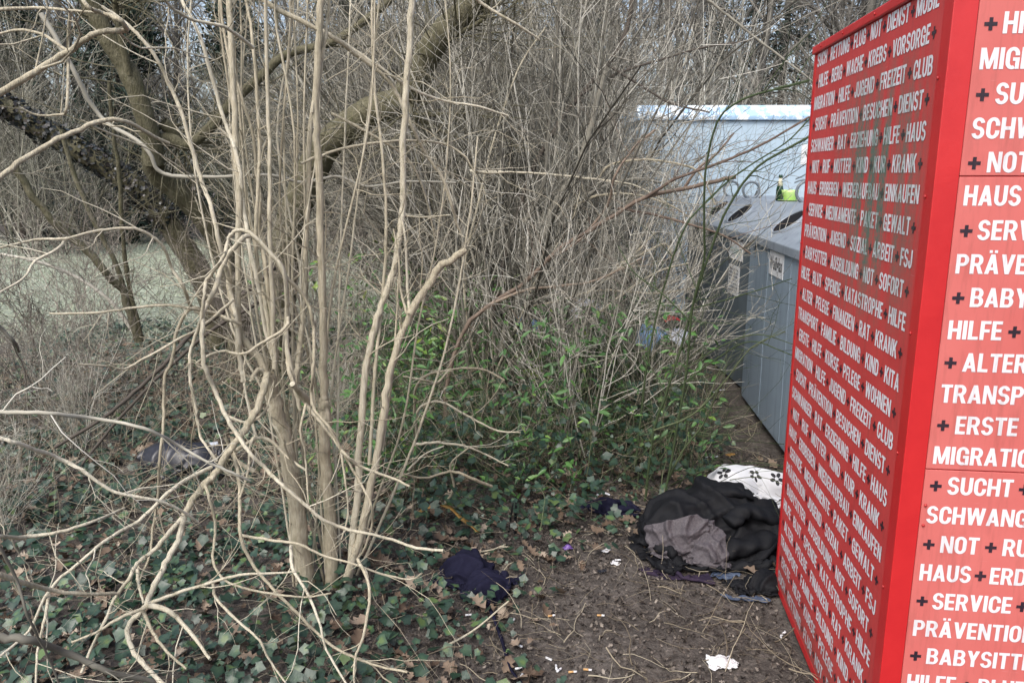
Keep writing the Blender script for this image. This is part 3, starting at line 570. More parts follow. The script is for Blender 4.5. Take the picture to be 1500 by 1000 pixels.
# ------------------------------------------------------------------ hand-measured branches of the near shrubs
# key material width(px at 1500) distance start>end | pixel path
TR = """
F pale 29 2.86 2.80 t|456,872 440,800 430,720 415,640 402,590 392,548
F pale 22 2.88 2.86 t|487,884 486,790 479,720 475,650 477,604 475,585
F pale 14 2.86 2.86 t|475,590 474,560 473,430 470,350 466,230 463,165 466,70 471,0 474,-60
F pale 15 2.85 2.92 t|500,893 503,860 527,790 541,720 552,669 565,578 580,512 601,459
F pale 15 2.85 2.92 c|601,459 622,425 643,393 664,378 681,366
F pale 7 2.88 2.95|601,459 597,420 594,350 586,310
F pale 6 2.88 2.9|596,459 588,430 583,370 576,335
F pale 6 2.88 2.9|603,459 612,440 622,420 628,400
F pale 13 2.87 3.0 t|508,882 517,790 524,720 526,656 531,591 535,539 544,500 555,455 570,416 583,364 587,333 590,299 590,240 594,150 600,60 604,-30
F pale 8 2.9 3.0|541,680 547,578 552,513 560,440 566,330 560,230 548,120 545,20 548,-30
F pale 6 2.9 3.0|560,660 568,600 576,540 582,450 585,340
F pale 13 2.80 2.9 t|395,560 380,525 360,500 345,470 337,425 333,380
F pale 11 2.8 3.0 t|350,520 349,456 350,300 345,210 340,88 336,0 335,-50
F pale 10 2.8 2.95|403,531 390,487 379,422 366,365 356,300 350,240 322,154 294,56 266,0 250,-40
F pale 9 2.82 3.0|405,529 400,487 394,435 387,378 379,339 382,300 375,250 371,200 350,130 330,60 320,-30
F pale 10 2.85 3.0 t|432,560 437,521 444,456 447,378 451,300 453,210 457,165
F pale 8 2.85 2.9|457,165 470,100 478,40 483,0 488,-40
F pale 9 2.8 3.0|399,520 390,450 378,390 375,333 380,210 371,70 360,0 352,-50
F pale 10 2.8 2.9|402,540 398,430 395,330 395,245 392,140 389,17 388,-50
F pale 10 2.75 2.85|356,560 352,524 348,482 338,425 322,357 308,300 294,262 269,175 252,133 224,77 185,35 150,10
F pale 7 2.75 2.9|375,640 363,590 357,560
F pale 12 2.76 2.7|392,548 378,542 366,560
F pale 9 2.7 2.5|440,600 430,560 421,508 420,466 418,404 398,373 369,343 350,337 338,344 333,357 327,378 304,409 299,430 296,461 286,492 278,521 279,560 283,574 288,608 294,639 305,657 318,675
F pale 10 2.7 2.35|369,342 353,352 330,381 314,425 304,446 297,461 297,508 301,539 316,574 330,608 347,636 368,665 391,688 412,709 446,738 474,761 506,774 529,779 575,790 610,802 650,806
F pale 8 2.7 2.5|369,343 398,373 418,404 442,430 455,456 460,487 460,524 458,555 456,574 461,600 480,623 498,654 516,686 529,709 543,738 545,765 535,800 524,818
F pale 8 2.72 2.6|418,404 421,435 422,466 416,482 382,503 356,518 325,514 299,524 288,534 304,541
F pale 9 2.72 2.55|421,508 424,545 435,569 448,592 472,621 490,644 506,665 529,683 575,700 600,712
F pale 13 2.7 2.45 t|392,545 386,569 376,600 360,626 344,649 329,670 316,693 300,709 282,732 269,755
F pale 12 2.45 2.15|269,755 262,790 245,818 227,856 213,888 189,916 192,947 210,972 238,1000 262,1025
F pale 9 2.45 2.2|269,755 245,783 224,807 201,825 189,846 168,877 154,909 133,951 119,985
F pale 10 2.25 2.1|217,886 245,893 266,912 290,940 308,965
F pale 7 2.25 2.15|217,888 175,905 140,926 105,940
F pale 7 2.25 2.3|217,884 262,867 308,853 350,842 400,839 432,837
F pale 7 2.4 2.25|201,825 203,853 210,884
F pale 7 2.25 2.1|210,895 224,926 245,954 273,979
F pale 8 2.55 1.9|310,684 273,702 245,723 203,762 157,790 119,821 73,863 42,923 0,961
F pale 6 2.1 1.9|73,863 66,905 56,947 52,1005
F pale 7 2.75 2.4|336,470 315,459 280,452 259,484 252,526 241,554 240,603 238,638 233,680 231,730 224,772 219,814 204,850
F pale 7 2.75 2.5|352,475 336,468 315,459 280,452 245,447 196,451 140,458 73,459
F pale 6 2.75 2.4|343,438 297,477 259,498 210,526 182,540 157,536 115,533
F pale 7 2.8 2.3|300,462 280,449 269,421 252,393 241,365 224,347 196,335 147,337 98,349 52,351 0,363 -40,372
F pale 6 2.45 2.2|98,349 84,365 52,382 35,407 0,428
F pale 8 2.65 2.2|340,640 342,660 349,695 352,737 352,783 370,825 398,860 429,891 464,926 496,951 545,972 597,984
F pale 6 2.6 2.5|372,640 366,655 363,692 349,734
F pale 6 2.5 2.4|352,783 405,792 440,797 475,814 517,825 562,841 601,848 618,839
F pale 7 2.5 2.15|426,800 429,832 450,867 468,912 478,951 510,1005
F pale 6 2.5 2.3|300,709 307,730 316,772 312,821 335,853 388,867 419,872 452,874 485,868
F pale 6 2.3 2.1|312,853 318,878 352,912 380,937 394,965 419,1000
F pale 7 2.4 2.15|524,818 541,860 534,923 520,965 519,1005
F pale 6 2.6 2.5|448,592 440,630 446,655 448,680 452,740
F pale 5 2.7 2.55|498,655 505,700 510,750 500,790
F pale 6 2.75 2.6|330,608 360,618 385,606 400,570 402,555
F pale 7 2.6 2.5|436,690 420,660 416,645
F pale 12 2.72 2.6 c|455,590 440,575 428,562
F pale 10 2.7 2.65|372,690 345,672 330,640
F pale 8 2.7 2.6|345,660 385,640 420,668 450,690
F pale 10 2.9 3.2|350,-60 385,0 437,28 490,56 525,84 560,108 584,143 602,182 623,224 647,259 661,297 668,325 677,346
F pale 7 3.0 3.2|490,56 514,70 560,101 602,129 647,147 700,156 745,170
F pale 6 3.0 3.2|485,166 542,196 595,231 616,266 630,315 637,350
F pale 6 2.9 3.3|440,240 472,227 525,213 595,206 647,210 679,227 700,252 752,252
F pale 5 3.1 3.1|588,315 620,318 660,315
F pale 5 3.0 3.2|430,410 450,395 480,390 520,405 560,420 580,440
F pale 8 3.2 3.3|690,-10 705,5 750,32 790,58
F pale 7 2.7 2.3|371,70 330,40 285,30 250,10 235,-10
F pale 6 2.95 3.1|470,640 462,560 425,420 410,300 415,180 425,60 428,-40
F pale 5 2.95 3.1|480,620 492,520 510,400 525,280 540,160 552,40 556,-30
F pale 5 2.9 3.1|400,600 340,480 300,330 280,200 275,80 282,-30
F pale 5 2.9 3.1|430,700 415,560 420,430 432,300 436,150 430,20 432,-30
F pale 6 3.0 3.2|506,880 560,760 610,640 650,520 672,420 690,300 700,200
F pale 5 3.0 3.2|506,880 548,740 590,620 612,480 640,350 655,230 660,100 650,-20
N pale 10 1.25 1.2|-60,175 0,137 52,105 98,77 133,52 164,45 185,45 178,31 150,19 129,10 110,-20
N pale 5 1.25 1.25|103,17 100,70 98,157 87,168 52,168 28,157
N pale 9 1.7 2.0|-60,300 0,259 45,227 94,199 150,177 185,178 224,199 248,210
N pale 6 1.35 1.3|-50,20 0,14 60,12 110,16 150,19
N pale 5 1.5 1.6|100,75 60,50 20,45 -30,60
N grey 7 1.5 1.6|-50,600 0,603 70,605 140,613 210,627 262,652 297,673 340,692 366,704
N pale 7 1.6 1.9|-50,630 0,641 28,650 87,671 126,692 168,720 227,732 259,744 290,764
N pale 7 1.7 2.1|-50,786 0,786 35,786 87,779 140,762 182,744
N pale 9 1.6 1.9|-50,835 0,842 35,853 73,863 115,869 175,869
N grey 13 1.5 1.7|-50,930 0,933 45,937 87,951 126,968 157,982 224,998
N grey 7 1.3 1.4|-30,450 0,480 20,500 28,515
N grey 5 1.4 1.5|0,800 25,850 40,900 70,960 90,1010
D dark 9 3.6 2.9|402,392 385,407 332,452 280,491 238,536 196,575 154,610 80,655
E dark 7 3.7 3.1|392,430 364,452 315,480 245,540 210,575 165,624 120,680
V grey 7 3.1 3.3|60,20 105,98 147,171 210,213 231,248 252,257 315,259 399,257 437,267 472,262 497,259 539,273 595,266 668,268
B red 8 4.7 4.4 t|650,668 653,600 660,540 685,477 720,445 769,414 797,386 825,361 877,330 945,290 1032,270 1078,259
B red 6 4.55 4.5|720,445 770,425 830,418 875,410 940,378
B red 6 4.45 4.2|945,290 990,262 1050,240 1110,215 1186,171
B red 5 4.5 4.4|905,305 960,315 1015,330 1060,345 1100,372
B red 5 4.45 4.4|1000,278 1020,250 1050,225 1075,195
B red 6 4.55 4.5|797,386 850,350 890,300 900,260 930,215 960,190
C grey 12 5.0 5.2 t|722,600 737,498 755,449 772,400 800,337 812,300 830,273 847,245 862,200 875,150 890,100
C grey 9 5.1 5.2|772,400 765,340 790,290 800,250 805,180 815,60 820,-20
C grey 8 5.1 5.4|800,337 840,300 880,275 930,262 980,270
C pale 5 4.8 4.9|690,250 700,252 787,254 857,261 927,271 976,297
C pale 5 5.0 4.8|875,262 896,241 945,234 997,241 1025,254 1048,300
C pale 5 5.2 5.0|833,308 875,287 930,285 980,300 1010,318
C pale 6 5.2 5.1|902,390 940,372 975,358 986,382
C pale 5 5.1 5.0|860,430 877,417 930,372 960,340
C pale 5 5.2 5.0|770,450 820,440 880,425 960,430 1020,420
C pale 5 5.0 4.9|850,480 900,440 960,400 1010,385
C grey 5 4.6 4.4|1000,-20 1036,0 1067,24 1102,52 1130,73 1190,119
C pale 4 5.0 4.9|720,560 760,470 790,400 835,330 850,280
C pale 5 5.0 5.0|722,600 690,500 680,400 700,300 725,200 760,100 800,40
H dark 9 5.4 5.6 t|706,640 712,560 720,480 740,380 760,310 780,250 815,185 850,140 889,95 910,66 924,17 930,-30
H dark 5 5.5 5.6|850,140 900,110 960,90 1030,70 1100,60
H dark 5 5.5 5.4|889,95 930,120 980,150 1040,165
P pale 6 3.9 3.6|606,700 607,651 608,600 609,568 627,549 658,542 682,539 713,543 739,557
P pale 5 3.8 3.5|610,640 612,600 643,588 674,603 700,617 731,631 762,633
P pale 5 3.7 3.5|606,651 635,648 669,651 687,655 713,666 745,682
P pale 4 3.7 3.5|598,688 622,665 650,653
P pale 5 3.7 3.6|658,542 640,560 620,556 590,551
P pale 5 3.6 3.4|650,740 665,715 660,680 687,655
P pale 6 3.3 3.1|720,712 690,700 660,690 620,700 580,690
G green 4 3.75 3.3 t|972,694 1003,560 1014,452 1031,382 1031,330 1033,255 1050,180 1080,150 1120,135 1185,118
G green 4.5 3.8 3.6 t|945,694 958,630 975,580 1000,500 1020,430 1040,370 1066,305 1110,245 1186,200
G green 4 4.0 3.9|930,690 940,600 950,520 970,430 1000,340 1030,300 1080,255 1150,210 1188,172
G green 3 3.7 3.3|958,630 1014,607 1060,560 1100,510 1150,485
G green 3 3.6 3.3|1003,560 1050,525 1100,500 1160,520
G green 2.5 3.6 3.3|1003,540 1060,505 1110,490 1165,505
G green 2.5 3.7 3.4|1014,452 1060,440 1110,425 1160,408
G green 3 3.7 3.8|1010,470 970,430 930,400 905,360
G green 4 3.8 3.6|975,710 1000,660 1030,620 1056,562
L olive 12 5.6 5.2 t|205,500 182,432 165,410 150,393 110,350 84,330 50,290 20,240
L olive 8 5.6 5.4 t|200,500 175,400 140,330 110,260 90,190
L olive 7 5.6 5.4 t|208,500 190,420 180,350 175,260 165,190 160,120
L grey 7 5.6 5.4|203,500 160,440 100,400 40,380 0,372
T pale 5 3.4 3.1|632,836 680,826 725,804 745,800
T pale 4 3.4 3.1|632,828 680,812 720,805 740,797
T pale 5 2.6 2.5|560,975 620,960 690,925 745,880
"""
_rc = np.random.default_rng(404)
for _ in range(13):                        # more slim canes of the same shrub, seen as a loose upright sheaf
    x0 = _rc.uniform(428, 508); x2 = _rc.uniform(300, 540); dx = x2 - x0
    TR += "F pale %.1f 2.9 %.2f|%.0f,%.0f %.0f,640 %.0f,430 %.0f,200 %.0f,20 %.0f,-40\n" % (_rc.uniform(4, 6.5), _rc.uniform(2.9, 3.3), x0, 870 + (x0 - 470) * .3, x0 + dx * .30 + _rc.normal(0, 8), x0 + dx * .62 + _rc.normal(0, 10), x0 + dx * .9 + _rc.normal(0, 10), x2 + _rc.normal(0, 12), x2 + 4)
KEYS = {
 'F': ('forked_shrub', 'large pale forking shrub with looping branches in the left foreground', (487, 884)),
 'N': ('overhanging_shrub', 'closest pale branches reaching in from the left edge of the photo', None),
 'D': ('leaning_dead_branch', 'thicker dark brown dead branch leaning through the pale stems', None),
 'E': ('leaning_dead_branch', 'thinner blackish dead branch just below the thicker one', None),
 'V': ('woody_vine', 'dark grey wavy vine running level across the pale upright stems', None),
 'B': ('arching_shrub', 'brown shrub whose long bough arches right towards the bottle banks', (650, 668)),
 'C': ('slanting_shrub', 'tan shrub with one thick stem slanting up to the right', (722, 600)),
 'H': ('dark_barked_shrub', 'dark barked slender shrub leaning right in the upper middle', (706, 640)),
 'P': ('pale_sapling', 'small pale sapling with level zigzag twigs above the ivy', (606, 700)),
 'G': ('green_stemmed_shrub', 'green stemmed shrub with long whips crossing the bottle banks', (960, 700)),
 'L': ('olive_stemmed_shrub', 'olive stemmed shrub leaning left in front of the meadow', (203, 500)),
 'T': ('pale_straw', 'split pale straws lying across the navy garment', None),
}
BK = {'pale': ('bark_pale', .55), 'grey': ('bark_grey', .55), 'dark': ('bark_dark', .5), 'red': ('bark_red', .5), 'green': ('bark_green', .45), 'olive': ('bark_olive', .5)}
rt = np.random.default_rng(11)
roots = {}
for line in TR.strip().split('\n'):
    head, path = line.split('|'); h = head.split()
    key, mk, wpx, y0, y1 = h[0], h[1], float(h[2]), float(h[3]), float(h[4]); flag = h[5] if len(h) > 5 else ''
    px = [tuple(map(float, q.split(','))) for q in path.split()]
    ys = np.linspace(y0, y1, len(px)) + rt.normal(0, 0.02, len(px)) * (0 if flag else 1)
    ys[0] = y0
    P = np.array([at(x, y, Y) for (x, y), Y in zip(px, ys)])
    if flag == 't' and P[0, 2] < 0.25: P[0, 2] = min(P[0, 2], gh(P[0, 0], P[0, 1]) - 0.03)
    C = catmull(P, 5); n = len(C)
    dist = np.linalg.norm(C - [0, 0, CAM_H], axis=1)
    w = np.interp(np.linspace(0, 1, n), [0, 1], [1, 0.85 if flag else 0.55])
    R = wpx / 2 / F_PX * dist * w * ((0.80 if flag else 0.72) if key == 'F' else 0.85)
    R = R * (1 + rt.normal(0, 0.04, n))
    C[1:-1] += rt.normal(0, 1, (n - 2, 3)) * R[1:-1, None] * 0.16
    if key not in roots:
        nm, lb, bs = KEYS[key]
        o = at(*px[0], y0) if bs is None else G(*bs)
        e = empty(nm, (o[0], o[1], 0 if bs else o[2]), 0, lb, nm.split('_')[-1]); roots[key] = (e, np.array(e.location))
    e, org = roots[key]; mname, tb = BK[mk]
    tb = tb + rt.normal(0, .15) - (.12 if flag and key == 'F' else 0)
    T = Tubes(); T.add((C - org)[None], R[None], [tb], 9 if wpx > 9 else 7)
    if flag == 'c':
        T.add(np.stack([C[-1] - org, C[-1] - org + unit(C[-1] - C[-2]) * 0.001])[None], np.array([[R[-1], 0.0005]]), [.7], 9)
    if n > 12 and key not in 'DETV':
        L = np.linalg.norm(np.diff(C, axis=0), axis=1).sum(); N = int(L * (8 if key in 'FN' else 8))
        if N:
            o_, d_, r_, t_, _ = spawn(rt, C[None] - org, R[None], N, 0.12, 0.98, 0.5, 1.2)
            ln = rt.uniform(0.06, 0.42, N) * (1.4 if key in 'BGCH' else 1)
            P2 = walk(rt, o_, d_, ln, 7, 0.19, 0.02); R2 = taper(np.minimum(r_ * 0.5, rt.uniform(0.0012, 0.0030, N)), 7, 0.4)
            T.add(P2, R2, np.clip(tb + rt.normal(0, .15, N), 0, 1), 4)
            N3 = N * 2
            o_, d_, r_, t_, _ = spawn(rt, P2, R2, N3, 0.25, 0.95, 0.5, 1.1)
            T.add(walk(rt, o_, d_, rt.uniform(0.03, 0.16, N3), 5, 0.18, 0.02), taper(np.maximum(r_ * 0.6, 0.0008), 5, 0.5), np.clip(tb + rt.normal(0, .15, N3), 0, 1), 3)
    T.build('stem' if flag == 't' else 'branch', MATS[mname], e)

# ------------------------------------------------------------------ leaning trees behind the shrub
def tree(name, label, base, limbs, mat, ivy=None):
    e = empty(name, base, 0, label, 'tree'); org = np.array(base, float); rg_ = np.random.default_rng(int(abs(base[0]) * 1000) + 7)
    for nm, w0, w1, y0, y1, px in limbs:
        P = np.array([at(x, y, Y) for (x, y), Y in zip(px, np.linspace(y0, y1, len(px)))])
        if nm == 'trunk': P[0] = (P[0, 0], P[0, 1], min(P[0, 2], -0.05))
        C = catmull(P, 6); n = len(C); dist = np.linalg.norm(C - [0, 0, CAM_H], axis=1)
        R = np.linspace(w0, w1, n) / 2 / F_PX * dist * (1 + rg_.normal(0, 0.03, n))
        k = Tubes().add((C - org)[None], R[None], [0.5], 14)
        N = 26 if nm == 'limb' else 18
        o_, d_, r_, t_, _ = spawn(rg_, (C - org)[None], R[None], N, 0.25, 1.0, 0.6, 1.3)
        P2 = walk(rg_, o_, d_, rg_.uniform(0.3, 1.4, N), 8, 0.14, 0.03); R2 = taper(rg_.uniform(.003, .008, N), 8, .3)
        k.add(P2, R2, rg_.uniform(.4, .8, N), 5)
        o_, d_, r_, t_, _ = spawn(rg_, P2, R2, N * 6, 0.2, 1.0, 0.5, 1.2)
        P3 = walk(rg_, o_, d_, rg_.uniform(0.1, .6, N * 6), 6, 0.16, 0.02); k.add(P3, taper(np.maximum(r_ * .5, .0012), 6, .5), rg_.uniform(.4, .9, N * 6), 4)
        part = k.build(nm, MATS[mat], e)
        if ivy and nm == 'trunk':
            N = 3600; t = rg_.uniform(ivy[0], ivy[1], N) * (n - 1); i = t.astype(int); dv = unit(rg_.normal(size=(N, 3)))
            pos = C[i] - org + dv * (R[i] * rg_.uniform(.95, 1.4, N))[:, None]
            scatter('ivy_cover', IVY, IVY_F, pos, rg_.uniform(.02, .05, N), dv + rg_.normal(0, .5, (N, 3)), rg_, rg_.uniform(0, 1, N), MATS['ivy_dark'], part)
    return e
tree('leaning_tree', 'olive barked tree with a thick trunk leaning up to the right', G(402, 545), [
    ('trunk', 46, 40, 6.4, 5.6, [(402, 545), (408, 480), (415, 400), (424, 335), (440, 290), (470, 225), (500, 195), (540, 165), (588, 148), (606, 120)]),
    ('limb', 38, 33, 5.6, 5.4, [(604, 128), (618, 98), (632, 70), (655, 42), (700, 0), (730, -35)]),
    ('limb', 12, 8, 5.6, 5.5, [(594, 150), (605, 165), (612, 172)]),
    ('limb', 9, 5, 5.5, 5.3, [(655, 42), (665, 50), (690, 40), (720, 20)])], 'bark_olive')
tree('forked_tree', 'olive tree with a curved trunk forking at a knot, left of the pale stems', G(352, 520), [
    ('trunk', 33, 26, 7.0, 6.2, [(352, 520), (345, 430), (330, 375), (300, 322), (265, 285), (228, 252), (223, 215)]),
    ('limb', 26, 22, 6.2, 5.9, [(226, 240), (221, 205), (210, 165), (190, 110), (160, 60), (130, 0), (115, -40)]),
    ('limb', 16, 9, 6.2, 6.4, [(232, 205), (250, 203), (275, 212), (310, 185), (345, 145), (385, 110), (420, 80), (490, 60), (560, 10), (590, -20)]),
    ('limb', 17, 14, 6.2, 6.3, [(238, 180), (252, 192), (262, 208)]),
    ('limb', 9, 6, 6.0, 5.8, [(190, 110), (170, 20), (175, -20)])], 'bark_olive')
tree('ivy_clad_tree', 'tree leaning left under a coat of dark ivy leaves', G(322, 500), [
    ('trunk', 33, 24, 7.4, 6.6, [(322, 500), (312, 450), (290, 395), (260, 348), (232, 310), (190, 268), (130, 228), (60, 188), (0, 150), (-50, 120)])], 'bark_olive', (0.42, 1.0))

# ------------------------------------------------------------------ procedural shrubs: a few kinds, each copied
def copy_tree(o, parent=None):
    c = o.copy(); COL.objects.link(c); c.parent = parent
    for ch in list(o.children): copy_tree(ch, c)
    return c
def shrub(name, seed, ns, H, spread, r0, n1, n2, n3, mat, label, cat, group, wander=0.05, tone=(.25, .85), fine=.0015):
    rg_ = np.random.default_rng(seed); e = empty(name, (0, 0, 0), 0, label, cat, group)
    az = rg_.uniform(0, 2 * pi, ns); o = np.stack([rg_.normal(0, .10, ns), rg_.normal(0, .10, ns), np.full(ns, -.05)], 1)
    d = np.stack([np.cos(az) * spread * rg_.uniform(.2, 1, ns), np.sin(az) * spread * rg_.uniform(.2, 1, ns), np.ones(ns)], 1)
    P = walk(rg_, o, d, rg_.uniform(.6, 1.0, ns) * H, 12, wander, 0.0); R = taper(rg_.uniform(.5, 1.0, ns) * r0, 12, .3)
    tn = rg_.uniform(*tone, ns)
    o1, d1, r1, t1, b1_ = spawn(rg_, P, R, n1, .10, .98, .35, 1.0)
    P1 = walk(rg_, o1, d1, rg_.uniform(.25, .55, n1) * H * (1.1 - t1 * .75), 8, wander * 1.8, .05); R1 = taper(np.minimum(r1 * .6, .007), 8, .35)
    crown = Tubes()
    for q in range(ns):
        mk = b1_ == q; T = Tubes().add(P[q:q + 1], R[q:q + 1], [tn[q]], 7)
        if mk.any(): T.add(P1[mk], R1[mk], np.clip(tn[q] + rg_.normal(0, .1, mk.sum()), 0, 1), 5)
        T.build('stem', MATS[mat], e)
    o2, d2, r2, t2, _ = spawn(rg_, P1, R1, n2, .15, 1.0, .4, 1.1)
    P2 = walk(rg_, o2, d2, rg_.uniform(.08, .26, n2) * H * .6, 6, wander * 2.2, .03); R2 = taper(np.maximum(r2 * .5, fine * 1.3), 6, .5)
    crown.add(P2, R2, rg_.uniform(*tone, n2), 4)
    o3, d3, r3, t3, _ = spawn(rg_, P2, R2, n3, .2, 1.0, .4, 1.1)
    P3 = walk(rg_, o3, d3, rg_.uniform(.05, .30, n3), 5, .14, .02); crown.add(P3, taper(np.maximum(r3 * .6, fine), 5, .6), rg_.uniform(*tone, n3), 3)
    crown.build('twig_crown', MATS[mat], e)
    return e
GT = 'bare shrubs of the thicket'
LB = ['bare upright shrub of straight tan suckers in the thicket', 'bare grey-brown shrub with spreading twigs in the thicket',
      'dense twiggy shrub of thin pale shoots in the thicket', 'thin reddish shrub with a haze of fine twigs before the meadow']
protos = [
    shrub('upright_shrub', 21, 16, 3.6, .24, .013, 120, 330, 260, 'bark_grey', LB[0], 'shrub', GT, .045, (.2, 1.0)),
    shrub('upright_shrub', 22, 17, 3.2, .32, .012, 130, 340, 280, 'bark_grey', LB[0], 'shrub', GT, .055, (.15, 1.0)),
    shrub('spreading_shrub', 23, 9, 3.4, .55, .013, 120, 420, 480, 'bark_grey', LB[1], 'shrub', GT, .085, (.05, .85)),
    shrub('spreading_shrub', 24, 8, 4.2, .45, .016, 130, 440, 500, 'bark_grey', LB[1], 'shrub', GT, .085, (.05, .85)),
    shrub('twiggy_shrub', 25, 18, 2.3, .5, .006, 160, 480, 450, 'bark_grey', LB[2], 'shrub', GT, .07, (.4, 1.0)),
    shrub('reddish_twig_shrub', 26, 14, 1.7, .6, .005, 110, 380, 500, 'bark_haze', LB[3], 'shrub', GT, .08, (.1, .8)),
]
used = [False] * len(protos)
def place(k, x, y, rz, s, label=None, group=GT):
    p = protos[k]
    if used[k]: p = copy_tree(protos[k])
    used[k] = True
    p.location = (x, y, float(gh(x, y))); p.rotation_euler = (0, 0, rz); p.scale = (s, s, s)
    if label: p['label'] = label
    p['group'] = group
    return p
rs = np.random.default_rng(77)
# the near thicket, seen one by one
NEARS = [(2, 1.42, 8.35, 'spreading shrub veiling the left end of the pale container', .7), (0, 1.28, 8.3, 'upright suckers right before the left end of the pale container', .75), (2, 1.0, 7.3, 'spreading shrub before the left half of the pale container', .8), (1, 0.98, 8.2, 'upright suckers against the left corner of the pale container', .8), (4, 1.15, 5.7, 'low shrub of pale sticks against the foot of the darker bank', .45),
    (4, -2.35, 3.4, 'low pale twiggy shrub left of the black bag, nearest the camera', .36), (4, -2.6, 4.4, 'low pale twiggy shrub at the left edge below the meadow', .36), (4, -1.15, 5.0, 'low pale twiggy shrub right behind the black bag', .36),
    (1, 0.0, 5.2, 'bare tan suckers standing just behind the forked stump of the foreground shrub'),
    (0, 0.55, 5.6, 'upright tan suckers left of the thick slanting stem'), (2, -0.35, 5.3, 'spreading grey shrub close behind the pale uprights'),
    (1, 0.60, 6.6, 'upright suckers left of the large pale container'), (4, 0.30, 4.5, 'low twiggy shrub in front of the tan suckers'),
    (4, 0.85, 5.0, 'low twiggy shrub beside the bases of the green whips'), (2, 0.35, 7.4, 'spreading shrub hiding the left corner of the pale container'),
    (5, -2.1, 6.2, 'reddish haze of twigs in front of the meadow, nearest the centre'), (5, -2.9, 5.2, 'reddish haze of twigs at the left edge of the photo'),
    (5, -2.3, 6.8, 'reddish haze of twigs in the middle of the meadow edge'), (5, -1.2, 5.7, 'low reddish shrub behind the black bag'),
    (5, -3.0, 4.6, 'low reddish shrub left of the black bag'), (3, -0.2, 6.6, 'tall spreading shrub behind the leaning trunk')]
for q in NEARS: place(q[0], q[1], q[2], rs.uniform(0, 6.28), q[4] if len(q) > 4 else rs.uniform(.85, 1.1), q[3])
for i, (x, y) in enumerate(((-1.5, 6.6), (-4.6, 8.4))):
    place(5, x, y, rs.uniform(0, 6.28), rs.uniform(.85, 1.25), LB[3])
# the deep thicket
for i in range(46):
    y = rs.uniform(6.5, 13.5); x = rs.uniform(-0.16 * y + .3, 0.115 * y - 0.75) if y < 10.8 else rs.uniform(-0.2 * y, 0.55 * y)
    k = int(rs.choice([0, 1, 2, 3], p=[.3, .3, .2, .2])); place(k, x, y, rs.uniform(0, 6.28), rs.uniform(.9, 1.35), LB[{0: 0, 1: 0, 2: 1, 3: 1}[k]])
for i in range(14):                        # left, beyond and beside the meadow
    y = rs.uniform(15.5, 19); x = rs.uniform(-0.75 * y, -0.2 * y); k = int(rs.choice([2, 3])); place(k, x, y, rs.uniform(0, 6.28), rs.uniform(1.1, 1.7), LB[1])
# ------------------------------------------------------------------ evergreens and the wood behind
def evergreen(seed, H, W):
    rg_ = np.random.default_rng(seed)
    e = empty('evergreen_tree', (0, 0, 0), 0, 'dark evergreen tree standing behind the meadow', 'tree', 'dark evergreens at the wood edge')
    Tubes().add(np.array([[[0, 0, -.2], [.05, 0, H * .4], [0, .05, H * .95]]]), np.array([[.16, .11, .02]]), [.4], 8).build('trunk', MATS['bark_dark'], e)
    nb = 90; z = rg_.uniform(.04, .96, nb) * H; az = rg_.uniform(0, 2 * pi, nb)
    d = np.stack([np.cos(az), np.sin(az), rg_.uniform(-.25, .25, nb)], 1); ln = W * np.sqrt(1 - z / H * .93) * rg_.uniform(.6, 1.1, nb)
    P = walk(rg_, np.stack([0 * z, 0 * z, z], 1), d, ln, 6, .08, -.03); Tubes().add(P, taper(np.full(nb, .03), 6, .2), rg_.uniform(.2, .6, nb), 5).build('limb', MATS['bark_dark'], e)
    N = 9000; pos, dd, _, _, _ = spawn(rg_, P, np.ones(P.shape[:2]), N, .25, 1, .2, 1.3); pos = pos + rg_.normal(0, .12, (N, 3))
    clump = .5 + .5 * np.sin(pos[:, 0] * 4 + pos[:, 2] * 3) * np.sin(pos[:, 1] * 4 - pos[:, 2] * 2)
    scatter('foliage', LANCE, LANCE_F, pos, rg_.uniform(.10, .22, N), rg_.normal(size=(N, 3)) + [0, 0, .6], rg_, np.clip(clump * .6 + rg_.uniform(0, .4, N), 0, 1), MATS['evergreen_leaf'], e)
    return e
ev = [evergreen(5, 6.5, 2.2), evergreen(6, 9.5, 2.4)]
EVP = [(0, -9.6, 20, 1.0, 'dark evergreen tree at the far left behind the meadow'), (0, -6.9, 21, .95, 'dark evergreen tree second from the left behind the meadow'),
       (0, -4.3, 22, 1.05, 'dark evergreen tree behind the fork of the olive tree'), (0, -13.0, 21, 1.1, 'dark evergreen tree beyond the left edge of the meadow'),
       (1, 6.1, 27, 1.1, 'tall evergreen rising behind the large pale container'), (1, 9.6, 29, 1.25, 'tallest evergreen just left of the red container'),
       (1, 2.9, 31, 1.0, 'farther evergreen seen through the thicket left of the pale container'), (0, -1.0, 24, .8, 'small evergreen deep behind the thicket')]
ue = [False, False]
for k, x, y, s, lb in EVP:
    p = copy_tree(ev[k]) if ue[k] else ev[k]; ue[k] = True
    p.location = (x, y, 0); p.rotation_euler = (0, 0, x); p.scale = (s,) * 3; p['label'] = lb
